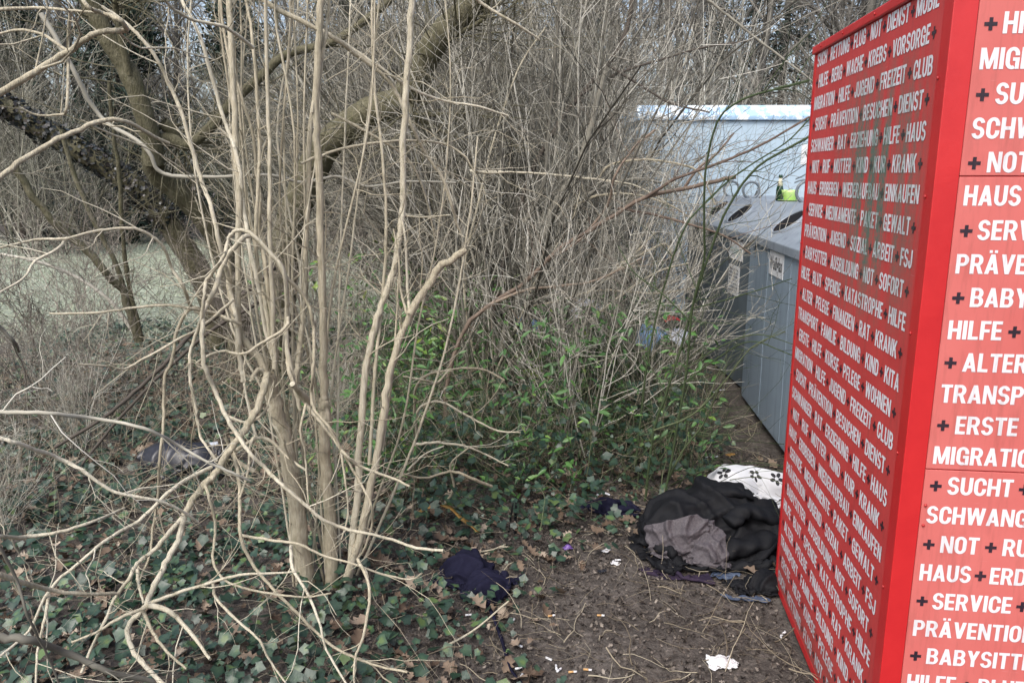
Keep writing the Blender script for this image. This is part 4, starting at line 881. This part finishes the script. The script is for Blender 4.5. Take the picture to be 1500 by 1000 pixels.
def bare_tree(seed, H):
    rg_ = np.random.default_rng(seed)
    e = empty('bare_tree', (0, 0, 0), 0, 'tall bare tree in the wood behind the thicket', 'tree', 'bare trees of the wood')
    P = walk(rg_, np.array([[0, 0, -.2]]), np.array([[rg_.normal(0, .06), rg_.normal(0, .06), 1.]]), [H], 14, .03, .01); R = taper([rg_.uniform(.10, .17)], 14, .15)
    Tubes().add(P, R, [.45], 9).build('trunk', MATS['bark_far'], e)
    n1 = 34; o, d, r, t, _ = spawn(rg_, P, R, n1, .12, 1, .5, 1.1); P1 = walk(rg_, o, d, rg_.uniform(.2, .42, n1) * H * (1.15 - t * .8), 9, .10, .05); R1 = taper(np.minimum(r * .45, .05), 9, .2)
    T = Tubes().add(P1, R1, rg_.uniform(.3, .7, n1), 5)
    n2 = 330; o, d, r, t, _ = spawn(rg_, P1, R1, n2, .15, 1, .4, 1.1); P2 = walk(rg_, o, d, rg_.uniform(.5, 2.0, n2), 7, .13, .03); R2 = taper(np.maximum(r * .45, .006), 7, .4); T.add(P2, R2, rg_.uniform(.3, .8, n2), 4)
    n3 = 1700; o, d, r, t, _ = spawn(rg_, P2, R2, n3, .15, 1, .4, 1.1); T.add(walk(rg_, o, d, rg_.uniform(.25, 1.1, n3), 5, .15, .02), taper(np.maximum(r * .6, .0035), 5, .5), rg_.uniform(.3, .95, n3), 3)
    T.build('crown', MATS['bark_far'], e); return e
bt = [bare_tree(31, 13), bare_tree(32, 11), bare_tree(33, 15)]
for i in range(26):
    y = rs.uniform(15, 27); x = rs.uniform(-.2 * y, .52 * y) if y < 20 else rs.uniform(-.75 * y, .6 * y)
    p = bt[i] if i < 3 else copy_tree(bt[i % 3]); p.location = (x, y, 0); p.rotation_euler = (0, 0, rs.uniform(0, 6.28)); p.scale = (rs.uniform(.8, 1.2),) * 3
# the far wood: one mass of trunks, boughs and twigs
rw = np.random.default_rng(99); T = Tubes(); nt_ = 120
o = np.stack([rw.uniform(-34, 30, nt_), rw.uniform(27, 46, nt_), np.full(nt_, -.2)], 1)
P = walk(rw, o, np.stack([rw.normal(0, .05, nt_), rw.normal(0, .05, nt_), np.ones(nt_)], 1), rw.uniform(7.5, 14, nt_), 10, .03, .01); R = taper(rw.uniform(.06, .2, nt_), 10, .2); T.add(P, R, rw.uniform(.2, .6, nt_), 6)
n1 = nt_ * 20; o, d, r, t, _ = spawn(rw, P, R, n1, .05, 1, .5, 1.2); P1 = walk(rw, o, d, rw.uniform(1.2, 4.5, n1), 7, .12, .05); R1 = taper(np.minimum(r * .4, .05), 7, .25); T.add(P1, R1, rw.uniform(.2, .7, n1), 4)
n2 = n1 * 6; o, d, r, t, _ = spawn(rw, P1, R1, n2, .1, 1, .4, 1.2); T.add(walk(rw, o, d, rw.uniform(.4, 1.8, n2), 5, .15, .02), taper(np.maximum(r * .5, .007), 5, .5), rw.uniform(.2, .9, n2), 3)
tag(T.build('far_wood', MATS['bark_far']), 'hazy brown mass of bare wood closing off the background', 'wood', None, 'stuff')
NU = 26000; xu = rw.uniform(-34, 30, NU); yu = rw.uniform(22, 34, NU); hu = 3.2 * rw.uniform(0, 1, NU) ** 1.3
tag(scatter('wood_undergrowth', LANCE, LANCE_F, np.stack([xu, yu, hu], 1), rw.uniform(.12, .30, NU), rw.normal(size=(NU, 3)), rw, np.clip(rw.uniform(0, .7, NU) + .3 * np.sin(xu * 1.3), 0, 1), MATS['evergreen_leaf']), 'dark undergrowth at the foot of the far wood', 'undergrowth', None, 'stuff')

# ------------------------------------------------------------------ ground cover
rc = np.random.default_rng(55)
def bare_soil(x, y):                       # 1 on the trodden patch by the containers, 0 in the ivy
    d1 = (x - 0.66) / 0.58; d2 = (y - 2.55) / 0.78; a = np.clip(1.35 - np.sqrt(d1 ** 2 + d2 ** 2), 0, 1)
    strip = np.clip(1 - np.abs(x - (1.42 + 0.03 * y - 0.12)) / 0.42, 0, 1) * np.clip((y - 2.5) / .5, 0, 1) * np.clip((7 - y) / 1, 0, 1)
    return np.clip(np.maximum(a * 1.6, strip * 1.5) + 0.25 * np.sin(x * 9 + y * 4) * np.sin(y * 7), 0, 1)
def free(x, y):                            # keep clear of the containers
    c, s = cos(YAW), sin(YAW); u = (x - nearc[0]) * c - (y - nearc[1]) * s; v = (x - nearc[0]) * s + (y - nearc[1]) * c
    return ~((u > -.02) & (v > -.05) & (v < SIDE + .03)) & ~((x > 1.62) & (y > 3.7) & (y < 8))
CLOTHS = []
for px, py, rx, ry in ((700, 848, .165, .17), (892, 745, .17, .12), (1050, 780, .36, .36), (1110, 725, .22, .22), (992, 842, .17, .07), (285, 668, .22, .2), (1057, 965, .08, .07), (940, 550, .32, .25), (975, 555, .25, .25), (768, 545, .25, .25), (1100, 865, .2, .1)):
    q = G(px, py); CLOTHS.append((q[0], q[1], rx, ry))
def off_cloth(x, y):
    k = np.ones(len(x), bool)
    for cx, cy, rx, ry in CLOTHS: k &= ((x - cx) / rx) ** 2 + ((y - cy) / ry) ** 2 > 1
    return k
N = 42000; x = rc.uniform(-4.6, 1.7, N); y = 1.6 + 7.4 * rc.uniform(0, 1, N) ** 1.25
dens = .5 + .5 * np.sin(x * 2.3 + 1) * np.sin(y * 1.9) + .35 * np.sin(x * 5.1 - y * 3.3) + np.where((x > -.6) & (y > 3.2), .55, 0)
kp = (rc.uniform(0, 1, N) < np.clip(.50 + .6 * dens - np.where((y < 3.2) & (x > -.9), .14, 0), .06, 1)) & (rc.uniform(0, 1, N) > bare_soil(x, y) * 1.1) & free(x, y) & (y < 8.6) & off_cloth(x, y)
x, y = x[kp], y[kp]; N = len(x)
pile = np.where((x > -.9) & (y > 3.6), .42, np.where((x > -.6) & (y > 3.2), .2, .075))
z = gh(x, y) + .02 + pile * rc.uniform(0, 1, N) ** 1.6
tag(scatter('ivy_ground_cover', IVY, IVY_F, np.stack([x, y, z], 1), (.016 + .044 * rc.uniform(0, 1, N) ** 1.3), np.stack([rc.normal(0, .5, N), rc.normal(-.25, .5, N), np.ones(N)], 1), rc, np.clip(rc.normal(.45, .22, N), 0, 1), MATS['ivy_leaf'], curl=.03, vt=np.array([.34, .1, -.1, .02, -.05, .02, -.05, .02, -.05, .02, -.1])),
    'dark green ivy carpeting the ground under the shrubs', 'ivy', None, 'stuff')
N = 7500; x = rc.uniform(-4.2, 1.9, N); y = 1.5 + 6.5 * rc.uniform(0, 1, N) ** 1.2; kp = (rc.uniform(0, 1, N) > bare_soil(x, y) * .97) & free(x, y) & off_cloth(x, y); x, y = x[kp], y[kp]; N = len(x)
tag(scatter('leaf_litter', OAK, OAK_F, np.stack([x, y, gh(x, y) + .012 + .03 * rc.uniform(0, 1, N) ** 2], 1), rc.uniform(.022, .085, N), np.stack([rc.normal(0, .45, N), rc.normal(-.1, .45, N), np.ones(N)], 1), rc, np.clip(rc.normal(.5, .25, N), 0, 1), MATS['dead_leaf'], curl=.10),
    'brown fallen leaves lying between the ivy', 'leaf litter', None, 'stuff')
N = 22000; x = rc.uniform(-.7, 1.6, N); y = rc.uniform(1.5, 4.6, N); kp = free(x, y); x, y = x[kp], y[kp]; N = len(x)
tag(scatter('soil_crumbs', OAK, OAK_F, np.stack([x, y, gh(x, y) + .004 + .006 * rc.uniform(0, 1, N)], 1), rc.uniform(.004, .022, N), np.stack([rc.normal(0, .7, N), rc.normal(0, .7, N), np.ones(N)], 1), rc, np.clip(rc.normal(.42, .25, N), 0, 1), MATS['soil_crumb'], curl=.2),
    'crumbs of dark soil and shredded leaf on the trodden patch', 'soil', None, 'stuff')
T = Tubes(); N = 4200; x = rc.uniform(-3.6, 1.6, N); y = 1.6 + 5.4 * rc.uniform(0, 1, N) ** 1.2; kp = free(x, y); x, y = x[kp], y[kp]; N = len(x); az = rc.uniform(0, 2 * pi, N)
P = walk(rc, np.stack([x, y, gh(x, y) + rc.uniform(.008, .04, N)], 1), np.stack([np.cos(az), np.sin(az), rc.normal(0, .08, N)], 1), rc.uniform(.03, .30, N), 7, .2)
P[:, :, 2] = np.maximum(P[:, :, 2], gh(P[:, :, 0], P[:, :, 1]) + .005)
T.add(P, taper(.0007 + .0022 * rc.uniform(0, 1, N) ** 3, 7, .5), rc.uniform(0, .8, N), 5)
tag(T.build('twig_litter', MATS['dry_stalk']), 'dry broken twigs scattered over soil and ivy', 'twigs', None, 'stuff')
def tangle(name, mat, label, cat, xs, ys, N, hmax, up, seed, r=(.0010, .0024), keep=None):
    rg_ = np.random.default_rng(seed); x = rg_.uniform(*xs, N); y = rg_.uniform(*ys, N)
    kp = free(x, y) & off_cloth(x, y) & off_cloth(x, y + .3) & (rg_.uniform(0, 1, N) > bare_soil(x, y) * 1.2)
    if keep is not None: kp &= keep(x, y)
    x, y = x[kp], y[kp]; n = len(x)
    P = walk(rg_, np.stack([x, y, gh(x, y)], 1), np.stack([rg_.normal(0, .5, n), rg_.normal(0, .5, n), rg_.uniform(.3, 1.2, n)], 1), rg_.uniform(.25, 1, n) * hmax, 9, .12, up)
    P[:, :, 2] = np.maximum(P[:, :, 2], gh(P[:, :, 0], P[:, :, 1]) + .006)
    R = taper(rg_.uniform(*r, n), 9, .5); T = Tubes().add(P, R, rg_.uniform(.1, 1, n), 4)
    o_, d_, r_, t_, _ = spawn(rg_, P, R, n * 2, .2, .95, .5, 1.2); Q = walk(rg_, o_, d_, rg_.uniform(.06, .30, n * 2), 5, .15, up * .6)
    Q[:, :, 2] = np.maximum(Q[:, :, 2], gh(Q[:, :, 0], Q[:, :, 1]) + .006)
    T.add(Q, taper(np.maximum(r_ * .6, .0008), 5, .6), rg_.uniform(.1, 1, n * 2), 3)
    return tag(T.build(name, MATS[mat]), label, cat, None, 'stuff')
tangle('dry_stalk_tangle', 'dry_stalk', 'grey-brown dry stalks tangled in front of the meadow at left', 'dry stalks', (-4.6, -.5), (3.3, 6.6), 1700, .50, -.01, 61, keep=lambda x, y: x < -.55 - .05 * y)
tangle('bramble_tangle', 'bark_green', 'thin green bramble stems tangled over the ivy in the middle', 'brambles', (-.8, 1.35), (3.7, 7.2), 1300, 1.1, -.05, 62, (.0013, .0028))
tangle('dead_bramble_tangle', 'dry_stalk', 'pale dead bramble stems tangled before the bottle banks', 'brambles', (-.6, 1.6), (4.1, 7.6), 1100, .9, -.04, 63)
N = 26000; y = rc.uniform(7.5, 20, N); x = -.7 - rc.uniform(0, 1, N) * (.75 * y - .3); bl = np.array([(-.06, 0, 0), (.06, 0, 0), (.02, .5, .1), (0, 1, .3)])
tag(scatter('meadow_grass', bl, np.array([(0, 1, 2), (0, 2, 3)]), np.stack([x, y, gh(x, y)], 1), rc.uniform(.05, .14, N), np.stack([rc.normal(0, 1, N), rc.normal(0, 1, N), rc.normal(0, .15, N)], 1), rc, rc.uniform(0, 1, N), MATS['grass_blade']),
    'short pale green grass of the meadow behind the shrubs', 'grass', None, 'stuff')
N = 12500; x = rc.uniform(-1.1, 1.45, N); y = rc.uniform(3.6, 7.0, N); cl = .5 + .5 * np.sin(x * 4.1 + y * 1.3) * np.sin(y * 3.2 - x * 2)
kp = free(x, y) & off_cloth(x, y) & (rc.uniform(0, 1, N) < cl) & (rc.uniform(0, 1, N) > bare_soil(x, y) * 1.3); x, y = x[kp], y[kp]; N = len(x)
tag(scatter('bramble_foliage', LANCE, LANCE_F, np.stack([x, y, gh(x, y) + .05 + .85 * rc.uniform(0, 1, N) ** 1.4], 1), rc.uniform(.03, .075, N), np.stack([rc.normal(0, .7, N), rc.normal(-.3, .6, N), np.ones(N)], 1), rc, np.clip(rc.normal(.27, .24, N), 0, 1), MATS['green_leaf']),
    'small green bramble leaves between the stems in the middle', 'brambles', None, 'stuff')
def sprig(px, py, Y, n, seed, label, mat='green_leaf', h=.35):
    rg_ = np.random.default_rng(seed); p = at(px, py, Y); b_ = np.array([p[0], p[1], float(gh(p[0], p[1]))]); top = p[2] - b_[2]
    e = empty('leafy_plant', b_, 0, label, 'plant')
    P = walk(rg_, np.tile([[0, 0, -.02]], (5, 1)), np.stack([rg_.normal(0, .12, 5), rg_.normal(0, .12, 5), np.ones(5)], 1), rg_.uniform(.8, 1.15, 5) * max(top, .15), 8, .05); R = taper(np.full(5, .003), 8, .5)
    Tubes().add(P, R, np.full(5, .5), 5).build('stem', MATS['bark_green'], e)
    pos, d, _, _, _ = spawn(rg_, P, R, n, .55, 1, .6, 1.2)
    scatter('foliage', LANCE if mat == 'green_leaf' else IVY, LANCE_F if mat == 'green_leaf' else IVY_F, pos + d * .03 + rg_.normal(0, .03, (n, 3)), rg_.uniform(.05, .10, n), rg_.normal(0, .6, (n, 3)) + [0, -.3, 1], rg_, rg_.uniform(.2, 1, n), MATS[mat], e)
sprig(510, 350, 5.6, 45, 1, 'bright green leafy plant behind the tallest pale stem')
sprig(640, 430, 5.2, 50, 2, 'green leafy plant right of the forked stump')
sprig(850, 480, 5.3, 70, 3, 'green leafy plant in the middle of the brambles')
sprig(700, 395, 6.0, 40, 4, 'green leafy plant high among the tan suckers')
sprig(805, 500, 5.0, 60, 5, 'dark green leafy plant left of the brightest one')
sprig(590, 655, 4.3, 22, 6, 'yellow-green leafy plant low behind the cut stump')
sprig(405, 395, 5.6, 20, 7, 'small green leafy plant between the pale uprights')

# ------------------------------------------------------------------ cloth: small sheets that crumple and settle on what is under them
def crumple(nx_, ny_, w, h, comp, seed, lumps=(), steps=70, lift=.12, stiff=.30, rough=.05, fold=0.0):
    rg_ = np.random.default_rng(seed); U, Vv = np.meshgrid(np.linspace(0, 1, nx_), np.linspace(0, 1, ny_)); n = nx_ * ny_
    ph = rg_.uniform(0, 6.28, 8); fr = rg_.uniform(5, 17, (8, 2)); stiff = max(stiff, .25); rough = rough * 1.7; steps = int(steps * .55)
    zz = sum(np.sin(fr[k, 0] * U + fr[k, 1] * Vv * (1 if k % 2 else -1) + ph[k]) for k in range(8)) * rough * .4
    p = np.stack([(U - .5) * w * comp, (Vv - .5) * h * comp, lift + zz], -1).reshape(n, 3)
    p[:, :2] += np.stack([np.sin(fr[0, 0] * Vv + ph[1]), np.sin(fr[1, 0] * U + ph[2])], -1).reshape(n, 2) * w * .05
    I = np.arange(n).reshape(ny_, nx_); dx, dy = w / (nx_ - 1), h / (ny_ - 1); cs = []
    def grp(A, B, L, s):
        A, B = A.ravel(), B.ravel(); cs.append((A, B, L, s))
    for q in (0, 1):
        grp(I[:, q:-1:2], I[:, q + 1::2], dx, .5); grp(I[q:-1:2], I[q + 1::2], dy, .5)
        dg = math.hypot(dx, dy)
        for q2 in (0, 1):
            grp(I[q:-1:2, q2:-1:2], I[q + 1::2, q2 + 1::2], dg, .35); grp(I[q:-1:2, q2 + 1::2], I[q + 1::2, q2:-1:2], dg, .35)
    for q in range(4):
        grp(I[:, q:-2:4], I[:, q + 2::4][:, :I[:, q:-2:4].shape[1]], 2 * dx, stiff); grp(I[q:-2:4], I[q + 2::4][:I[q:-2:4].shape[0]], 2 * dy, stiff)
    prev = p.copy(); g = -9.8 * (1 / 50) ** 2 * .5
    for st in range(steps):
        v = (p - prev) * .93; prev = p.copy(); p = p + v; p[:, 2] += g
        for it in range(7):
            for A, B, L, s in cs:
                d = p[B] - p[A]; l = np.linalg.norm(d, axis=1, keepdims=True) + 1e-9; c = d * ((l - L) / l * s)
                p[A] += c; p[B] -= c
            for (cx, cy, cz, r) in lumps:
                d = p - [cx, cy, cz]; l = np.linalg.norm(d, axis=1, keepdims=True); m = (l < r).ravel(); p[m] = (np.array([cx, cy, cz]) + d / (l + 1e-9) * r)[m]
            lo = p[:, 2] < .004; p[lo, 2] = .004
            p[lo, :2] = prev[lo, :2] * .85 + p[lo, :2] * .15
    if fold:                               # creases: sharp ridges that fan out over the sheet
        g_ = p.reshape(ny_, nx_, 3); nr = unit(np.cross(np.gradient(g_, axis=1), np.gradient(g_, axis=0)))
        nr *= np.sign(nr[..., 2:3] + 1e-6)
        fs = 4.2 if fold < .05 else 7.5; q = U * fs + .5 * np.sin(Vv * 5 + ph[3]) ; r_ = Vv * fs + .5 * np.sin(U * 6 + ph[4])
        f1 = 1 - np.abs(np.sin(q * 3.1 + r_ * 1.3 + 1.2 * np.sin(r_ * 2.1 + ph[5]) + ph[6])); f2 = 1 - np.abs(np.sin(r_ * 3.7 - q * 1.9 + np.sin(q * 2.7 + ph[7])))
        am = .5 + .5 * np.sin(q * 1.7 + ph[0]) * np.sin(r_ * 1.4 + ph[1])
        p = (g_ + nr * (fold * (f1 ** 3 * am + f2 ** 3 * (1 - am) * .9))[..., None]).reshape(n, 3)
    F = np.stack([I[:-1, :-1], I[:-1, 1:], I[1:, 1:], I[1:, :-1]], -1).reshape(-1, 4)
    return p, F, np.stack([U, Vv], -1).reshape(n, 2)
def cloth(name, spec, mat, loc, rz, parent=None, thick=.003, label=None, cat=None):
    p, F, uv_ = spec
    o = mesh_obj(name, p, F, MATS[mat], parent, True); o.location = tuple(loc); o.rotation_euler = (0, 0, rz)
    ul = o.data.uv_layers.new(name='UVMap'); ul.data.foreach_set('uv', uv_[F.ravel()].astype(np.float32).ravel())
    s = o.modifiers.new('thickness', 'SOLIDIFY'); s.thickness = thick; s.offset = 1
    d = o.modifiers.new('smooth', 'SUBSURF'); d.levels = 1; d.render_levels = 1
    return tag(o, label, cat)
def ground_at(px, py): q = G(px, py); return np.array([q[0], q[1], float(gh(q[0], q[1])) + .004])

# black jacket with its violet-grey lining turned out
jl = ground_at(1055, 806)
jk = empty('black_jacket', jl, 0, 'heap of black jacket with violet-grey lining turned outwards, beside the red container', 'jacket')
J = [(-.16, .10, .05, .165), (.02, .16, .08, .175), (.21, .08, .03, .15), (.12, -.02, .0, .12), (-.06, -.04, .0, .09)]
cloth('body', crumple(78, 64, 1.05, .84, .60, 4, J, 90, .20, .10, .09, .070), 'black_cloth', (0, 0, 0), 0, jk)
lp, lF, luv = crumple(46, 44, .36, .38, .74, 9, [(a_ + .115, b_ - .075, c_, r_ + .042) for a_, b_, c_, r_ in J], 80, .27, .15, .05, .036)
cloth('lining', (lp, lF, luv), 'lining_cloth', (-.115, .075, .012), 0, jk)
def sleeve(pts, r, seed):
    rg_ = np.random.default_rng(seed); C = catmull(np.array(pts), 9); n = len(C); k = 18
    tg = unit(np.gradient(C, axis=0)); n1 = unit(np.cross(tg, [0, 0, 1.])); n2 = np.cross(n1, tg); V = []
    for i in range(n):
        for j in range(k):
            a_ = 2 * pi * j / k; rr = r * (1 + .13 * sin(i * 1.15 + 2.2 * sin(a_ + seed)) + .08 * sin(3 * a_ + i * .5) + rg_.normal(0, .012))
            V.append(C[i] + rr * (cos(a_) * n1[i] + .62 * sin(a_) * n2[i]))
    F = [(i * k + j, i * k + (j + 1) % k, (i + 1) * k + (j + 1) % k, (i + 1) * k + j) for i in range(n - 1) for j in range(k)]
    F += [tuple(range(k))[::-1], tuple((n - 1) * k + j for j in range(k))]
    return V, F
for nm, pts, r, sd in (('sleeve', [(-.07, -.09, .055), (.04, -.10, .075), (.16, -.07, .09), (.28, -.03, .09)], .062, 3), ('sleeve', [(-.28, .16, .09), (-.30, .06, .085), (-.27, -.04, .06), (-.20, -.10, .045)], .052, 5), ('sleeve', [(.02, -.03, .15), (.10, .0, .20), (.20, .0, .17), (.30, .04, .11)], .048, 11), ('sleeve', [(-.04, .13, .235), (.06, .10, .245), (.16, .12, .22)], .036, 13), ('collar', [(-.22, .20, .13), (-.15, .24, .17), (-.06, .25, .17)], .035, 7)):
    V, F = sleeve(pts, r, sd); o = mesh_obj(nm, V, F, MATS['black_cloth'], jk, True); o.modifiers.new('smooth', 'SUBSURF').render_levels = 1
# white cloth with black flowers
cloth('printed_cloth', crumple(48, 40, .56, .46, .74, 12, [(.08, .06, .03, .16), (-.12, .05, .02, .14), (.2, .05, .02, .16)], 70, .16, .15, .05, .022), 'flower_cloth', ground_at(1112, 728), .15, None, .002, 'white cloth printed with black flowers behind the black jacket', 'cloth')
# navy garment and the others
cloth('navy_garment', crumple(60, 56, .54, .46, .62, 23, [(-.06, .05, .0, .095), (.08, -.03, -.01, .085)], 80, .16, .12, .08, .045), 'navy_cloth', ground_at(694, 850), -.5, None, .003, 'crumpled navy blue garment lying on ivy at the edge of the soil', 'garment')
cp_ = ground_at(888, 748)
ck = empty('dark_garment', cp_, 0, 'small flat dark garment with a white trim in the ivy left of the jacket', 'garment')
cloth('body', crumple(44, 30, .42, .26, .70, 31, [(0, .0, -.02, .07), (.1, -.01, -.03, .06)], 70, .10, .12, .04, .03), 'navy_cloth', (0, 0, 0), -.2, ck)
Tubes().add(np.array([[(-.06, -.03, .078), (-.04, -.005, .088), (-.012, .004, .088), (.015, -.008, .082)]]), np.full((1, 4), .005), [.5], 6).build('trim', MATS['white_paper'], ck)
cloth('cloth_strip', crumple(40, 10, .36, .085, .84, 37, [], 60, .05, .2, .03), 'violet_cloth', ground_at(992, 842), -.28, None, .003, 'flat violet-black strip of cloth on the soil before the jacket', 'cloth')
cloth('dark_rag', crumple(44, 34, .36, .24, .66, 41, [(.04, .0, -.01, .07)], 70, .10, .1, .05, .03), 'black_cloth', ground_at(1108, 858), .2, None, .003, 'small black rag at the foot of the jacket by the container', 'rag')
cloth('blue_rag', crumple(26, 16, .22, .09, .70, 43, [], 60, .06, .1, .04), 'blue_cloth', ground_at(1092, 874), -.1, None, .002, 'torn dull blue rag poking out under the black rag', 'rag')
cloth('blue_rag', crumple(22, 16, .15, .10, .66, 44, [], 60, .06, .1, .04), 'blue_cloth', ground_at(1062, 838), .5, None, .002, 'blue-black scrap of cloth just below the jacket sleeve', 'rag')
cloth('paper_tissue', crumple(36, 30, .145, .115, .70, 47, [(0, 0, -.005, .026)], 60, .045, .2, .018, .012), 'white_paper', ground_at(1057, 970), .1, None, .0015, 'crumpled white paper tissue on the bare soil', 'tissue')
# black bag under the foreground shrub
bl_ = ground_at(285, 688)
bg_ = empty('black_bag', bl_, 0.1, 'black plastic bag with a pale grey flap lying under the pale shrub', 'bag')
cloth('body', crumple(50, 36, .62, .46, .72, 53, [(-.15, .03, .05, .12), (-.04, .02, .05, .12), (.06, .0, .05, .11)], 70, .18, .25, .03, .02), 'black_plastic', (-.02, 0, 0), .05, bg_)
V, F = sleeve([(.10, .0, .09), (.15, .0, .11), (.19, -.01, .12)], .062, 2); o = mesh_obj('opening', V, F[:-2], MATS['black_plastic'], bg_, True); o.modifiers.new('thickness', 'SOLIDIFY').thickness = .004
cloth('flap', crumple(10, 10, .10, .085, .95, 55, [], 12, .15, .3, .008), 'grey_plastic', (.085, .03, .03), .4, bg_)
# strap, cord, ochre band
def band(name, pts, w, mat, label, cat, twist=0.0, thick=.002):
    C = catmull(np.array(pts), 6); n = len(C); tg = unit(np.gradient(C, axis=0)); s1 = unit(np.cross(tg, [0, 0, 1.])); s2 = np.cross(s1, tg); V = []
    for i in range(n):
        a_ = twist * i / n + .25 * sin(i * .9); sd = s1[i] * cos(a_) + s2[i] * sin(a_)
        V += [C[i] - sd * w / 2, C[i] + sd * w / 2]
    F = [(2 * i, 2 * i + 1, 2 * i + 3, 2 * i + 2) for i in range(n - 1)]
    o = mesh_obj(name, V, F, MATS[mat], None, True); m_ = o.modifiers.new('thickness', 'SOLIDIFY'); m_.thickness = thick; m_.offset = 0
    return tag(o, label, cat)
def gp(px, py, dz=.012): q = ground_at(px, py); q[2] += dz; return q
band('black_strap', [at(756, 733, 3.45), at(755, 760, 3.44), at(754, 785, 3.42), at(757, 806, 3.40)], .012, 'black_cloth', 'right one of two thin black straps caught on a twig', 'strap', .6)
band('black_strap', [at(752, 736, 3.46), at(748, 758, 3.45), at(746, 775, 3.45), at(735, 800, 3.44)], .009, 'black_cloth', 'left one of two thin black straps caught on a twig', 'strap', 1.2)
band('trailing_strap', [gp(716, 892, .03), gp(723, 905, .03), gp(734, 930), gp(740, 950), gp(748, 975), gp(762, 992), gp(780, 1003)], .014, 'navy_cloth', 'black cord trailing from the navy garment over the leaves', 'strap', 1.0, .004)
band('ochre_band', [gp(612, 768, .07), gp(630, 762, .085), gp(655, 764, .085), gp(675, 776, .07), gp(700, 790, .045)], .030, 'ochre_plastic', 'curved ochre band half hidden in the ivy', 'band', .5, .004)
# cigarette ends
def butt(px, py, rz, mat, ln, label, group):
    p = ground_at(px, py); e = empty('cigarette_end', (p[0], p[1], p[2] + .006), rz, label, 'cigarette end', group)
    def cyl(a_, b_, r): return MB().loft([[(x, r * cos(2 * pi * i / 10), r * sin(2 * pi * i / 10)) for i in range(10)] for x in (a_, b_)])
    cyl(-ln / 2, ln * .1, .0040).build('filter', MATS[mat], e, True); cyl(ln * .1, ln / 2, .0038).build('paper', MATS['white_paper'], e, True)
rb = np.random.default_rng(5)
for px, py in ((761, 939), (804, 956), (815, 968), (819, 972), (760, 972), (764, 982), (752, 901), (852, 998), (560 + 372 / 2.94, 660 + 700 / 2.94), (905, 822)):
    butt(px, py, rb.uniform(0, 3.1), 'sign_white', .026, 'white cigarette end lying on the dark soil', 'white cigarette ends')
for px, py in ((839, 976), (861, 975), (880, 900), (808, 898)):
    butt(px, py, rb.uniform(-.3, .3), 'filter_orange', .029, 'cigarette end with an orange filter on the dark soil', 'orange cigarette ends')
# small litter
for px, py, w, h, mat, lb, z, c in [
    (888, 810, .045, .035, 'white_paper', 'small crumpled white scrap at the upper edge of the soil', 0, 'paper'), (901, 826, .04, .05, 'white_paper', 'small pale scrap just below the upper white one', 0, 'paper'),
    (832, 805, .05, .04, 'purple_plastic', 'small purple wrapper in the ivy', .02, 'wrapper'), (882, 836, .05, .03, 'black_plastic', 'tiny black wrapper with a white spot on the soil', 0, 'wrapper'),
    (1052, 577, .16, .06, 'pale_plastic', 'white scrap at the foot of the lighter bottle bank', 0, 'plastic'), (1042, 674, .09, .05, 'pale_plastic', 'pale scrap on the soil behind the black jacket', 0, 'plastic'),
    (1070, 668, .07, .05, 'ochre_plastic', 'small ochre scrap on the soil behind the white cloth', 0, 'plastic'), (768, 478, .26, .24, 'blue_plastic', 'blue and white plastic bag caught behind the slanting stem', .12, 'bag'),
    (756, 558, .12, .10, 'blue_plastic', 'small blue plastic scrap low in the brambles', .03, 'plastic'), (858, 452, .30, .26, 'pale_plastic', 'white plastic bag under the pale container', .10, 'bag'),
    (955, 492, .34, .22, 'blue_plastic', 'blue plastic bag in the brambles by the darker bottle bank', .06, 'bag'), (992, 496, .26, .20, 'pale_plastic', 'white plastic bag right beside the blue one', .06, 'bag'),
    (981, 478, .12, .12, 'red_plastic', 'small red carton behind the white bag', .12, 'carton'), (1147, 925, .07, .02, 'white_paper', 'thin white paper curl on the soil near the container', 0, 'paper')]:
    q = ground_at(px, py)
    if z >= .06:                           # the bags lie caught on the bramble stems
        r_ = ray(px, py); q = at(px, py, 5.5) - [0, 0, .10]; z = .16
    cloth('litter_' + c if c != 'bag' else 'plastic_bag', crumple(18, 16, w, h, .70, int(px), [(0, 0, z * .4, max(z * .7, .004))] if z else [], 45, max(w * .35, z * 1.1), .2, w * .16), mat, q, rb.uniform(0, 1), None, .0015, lb, c)
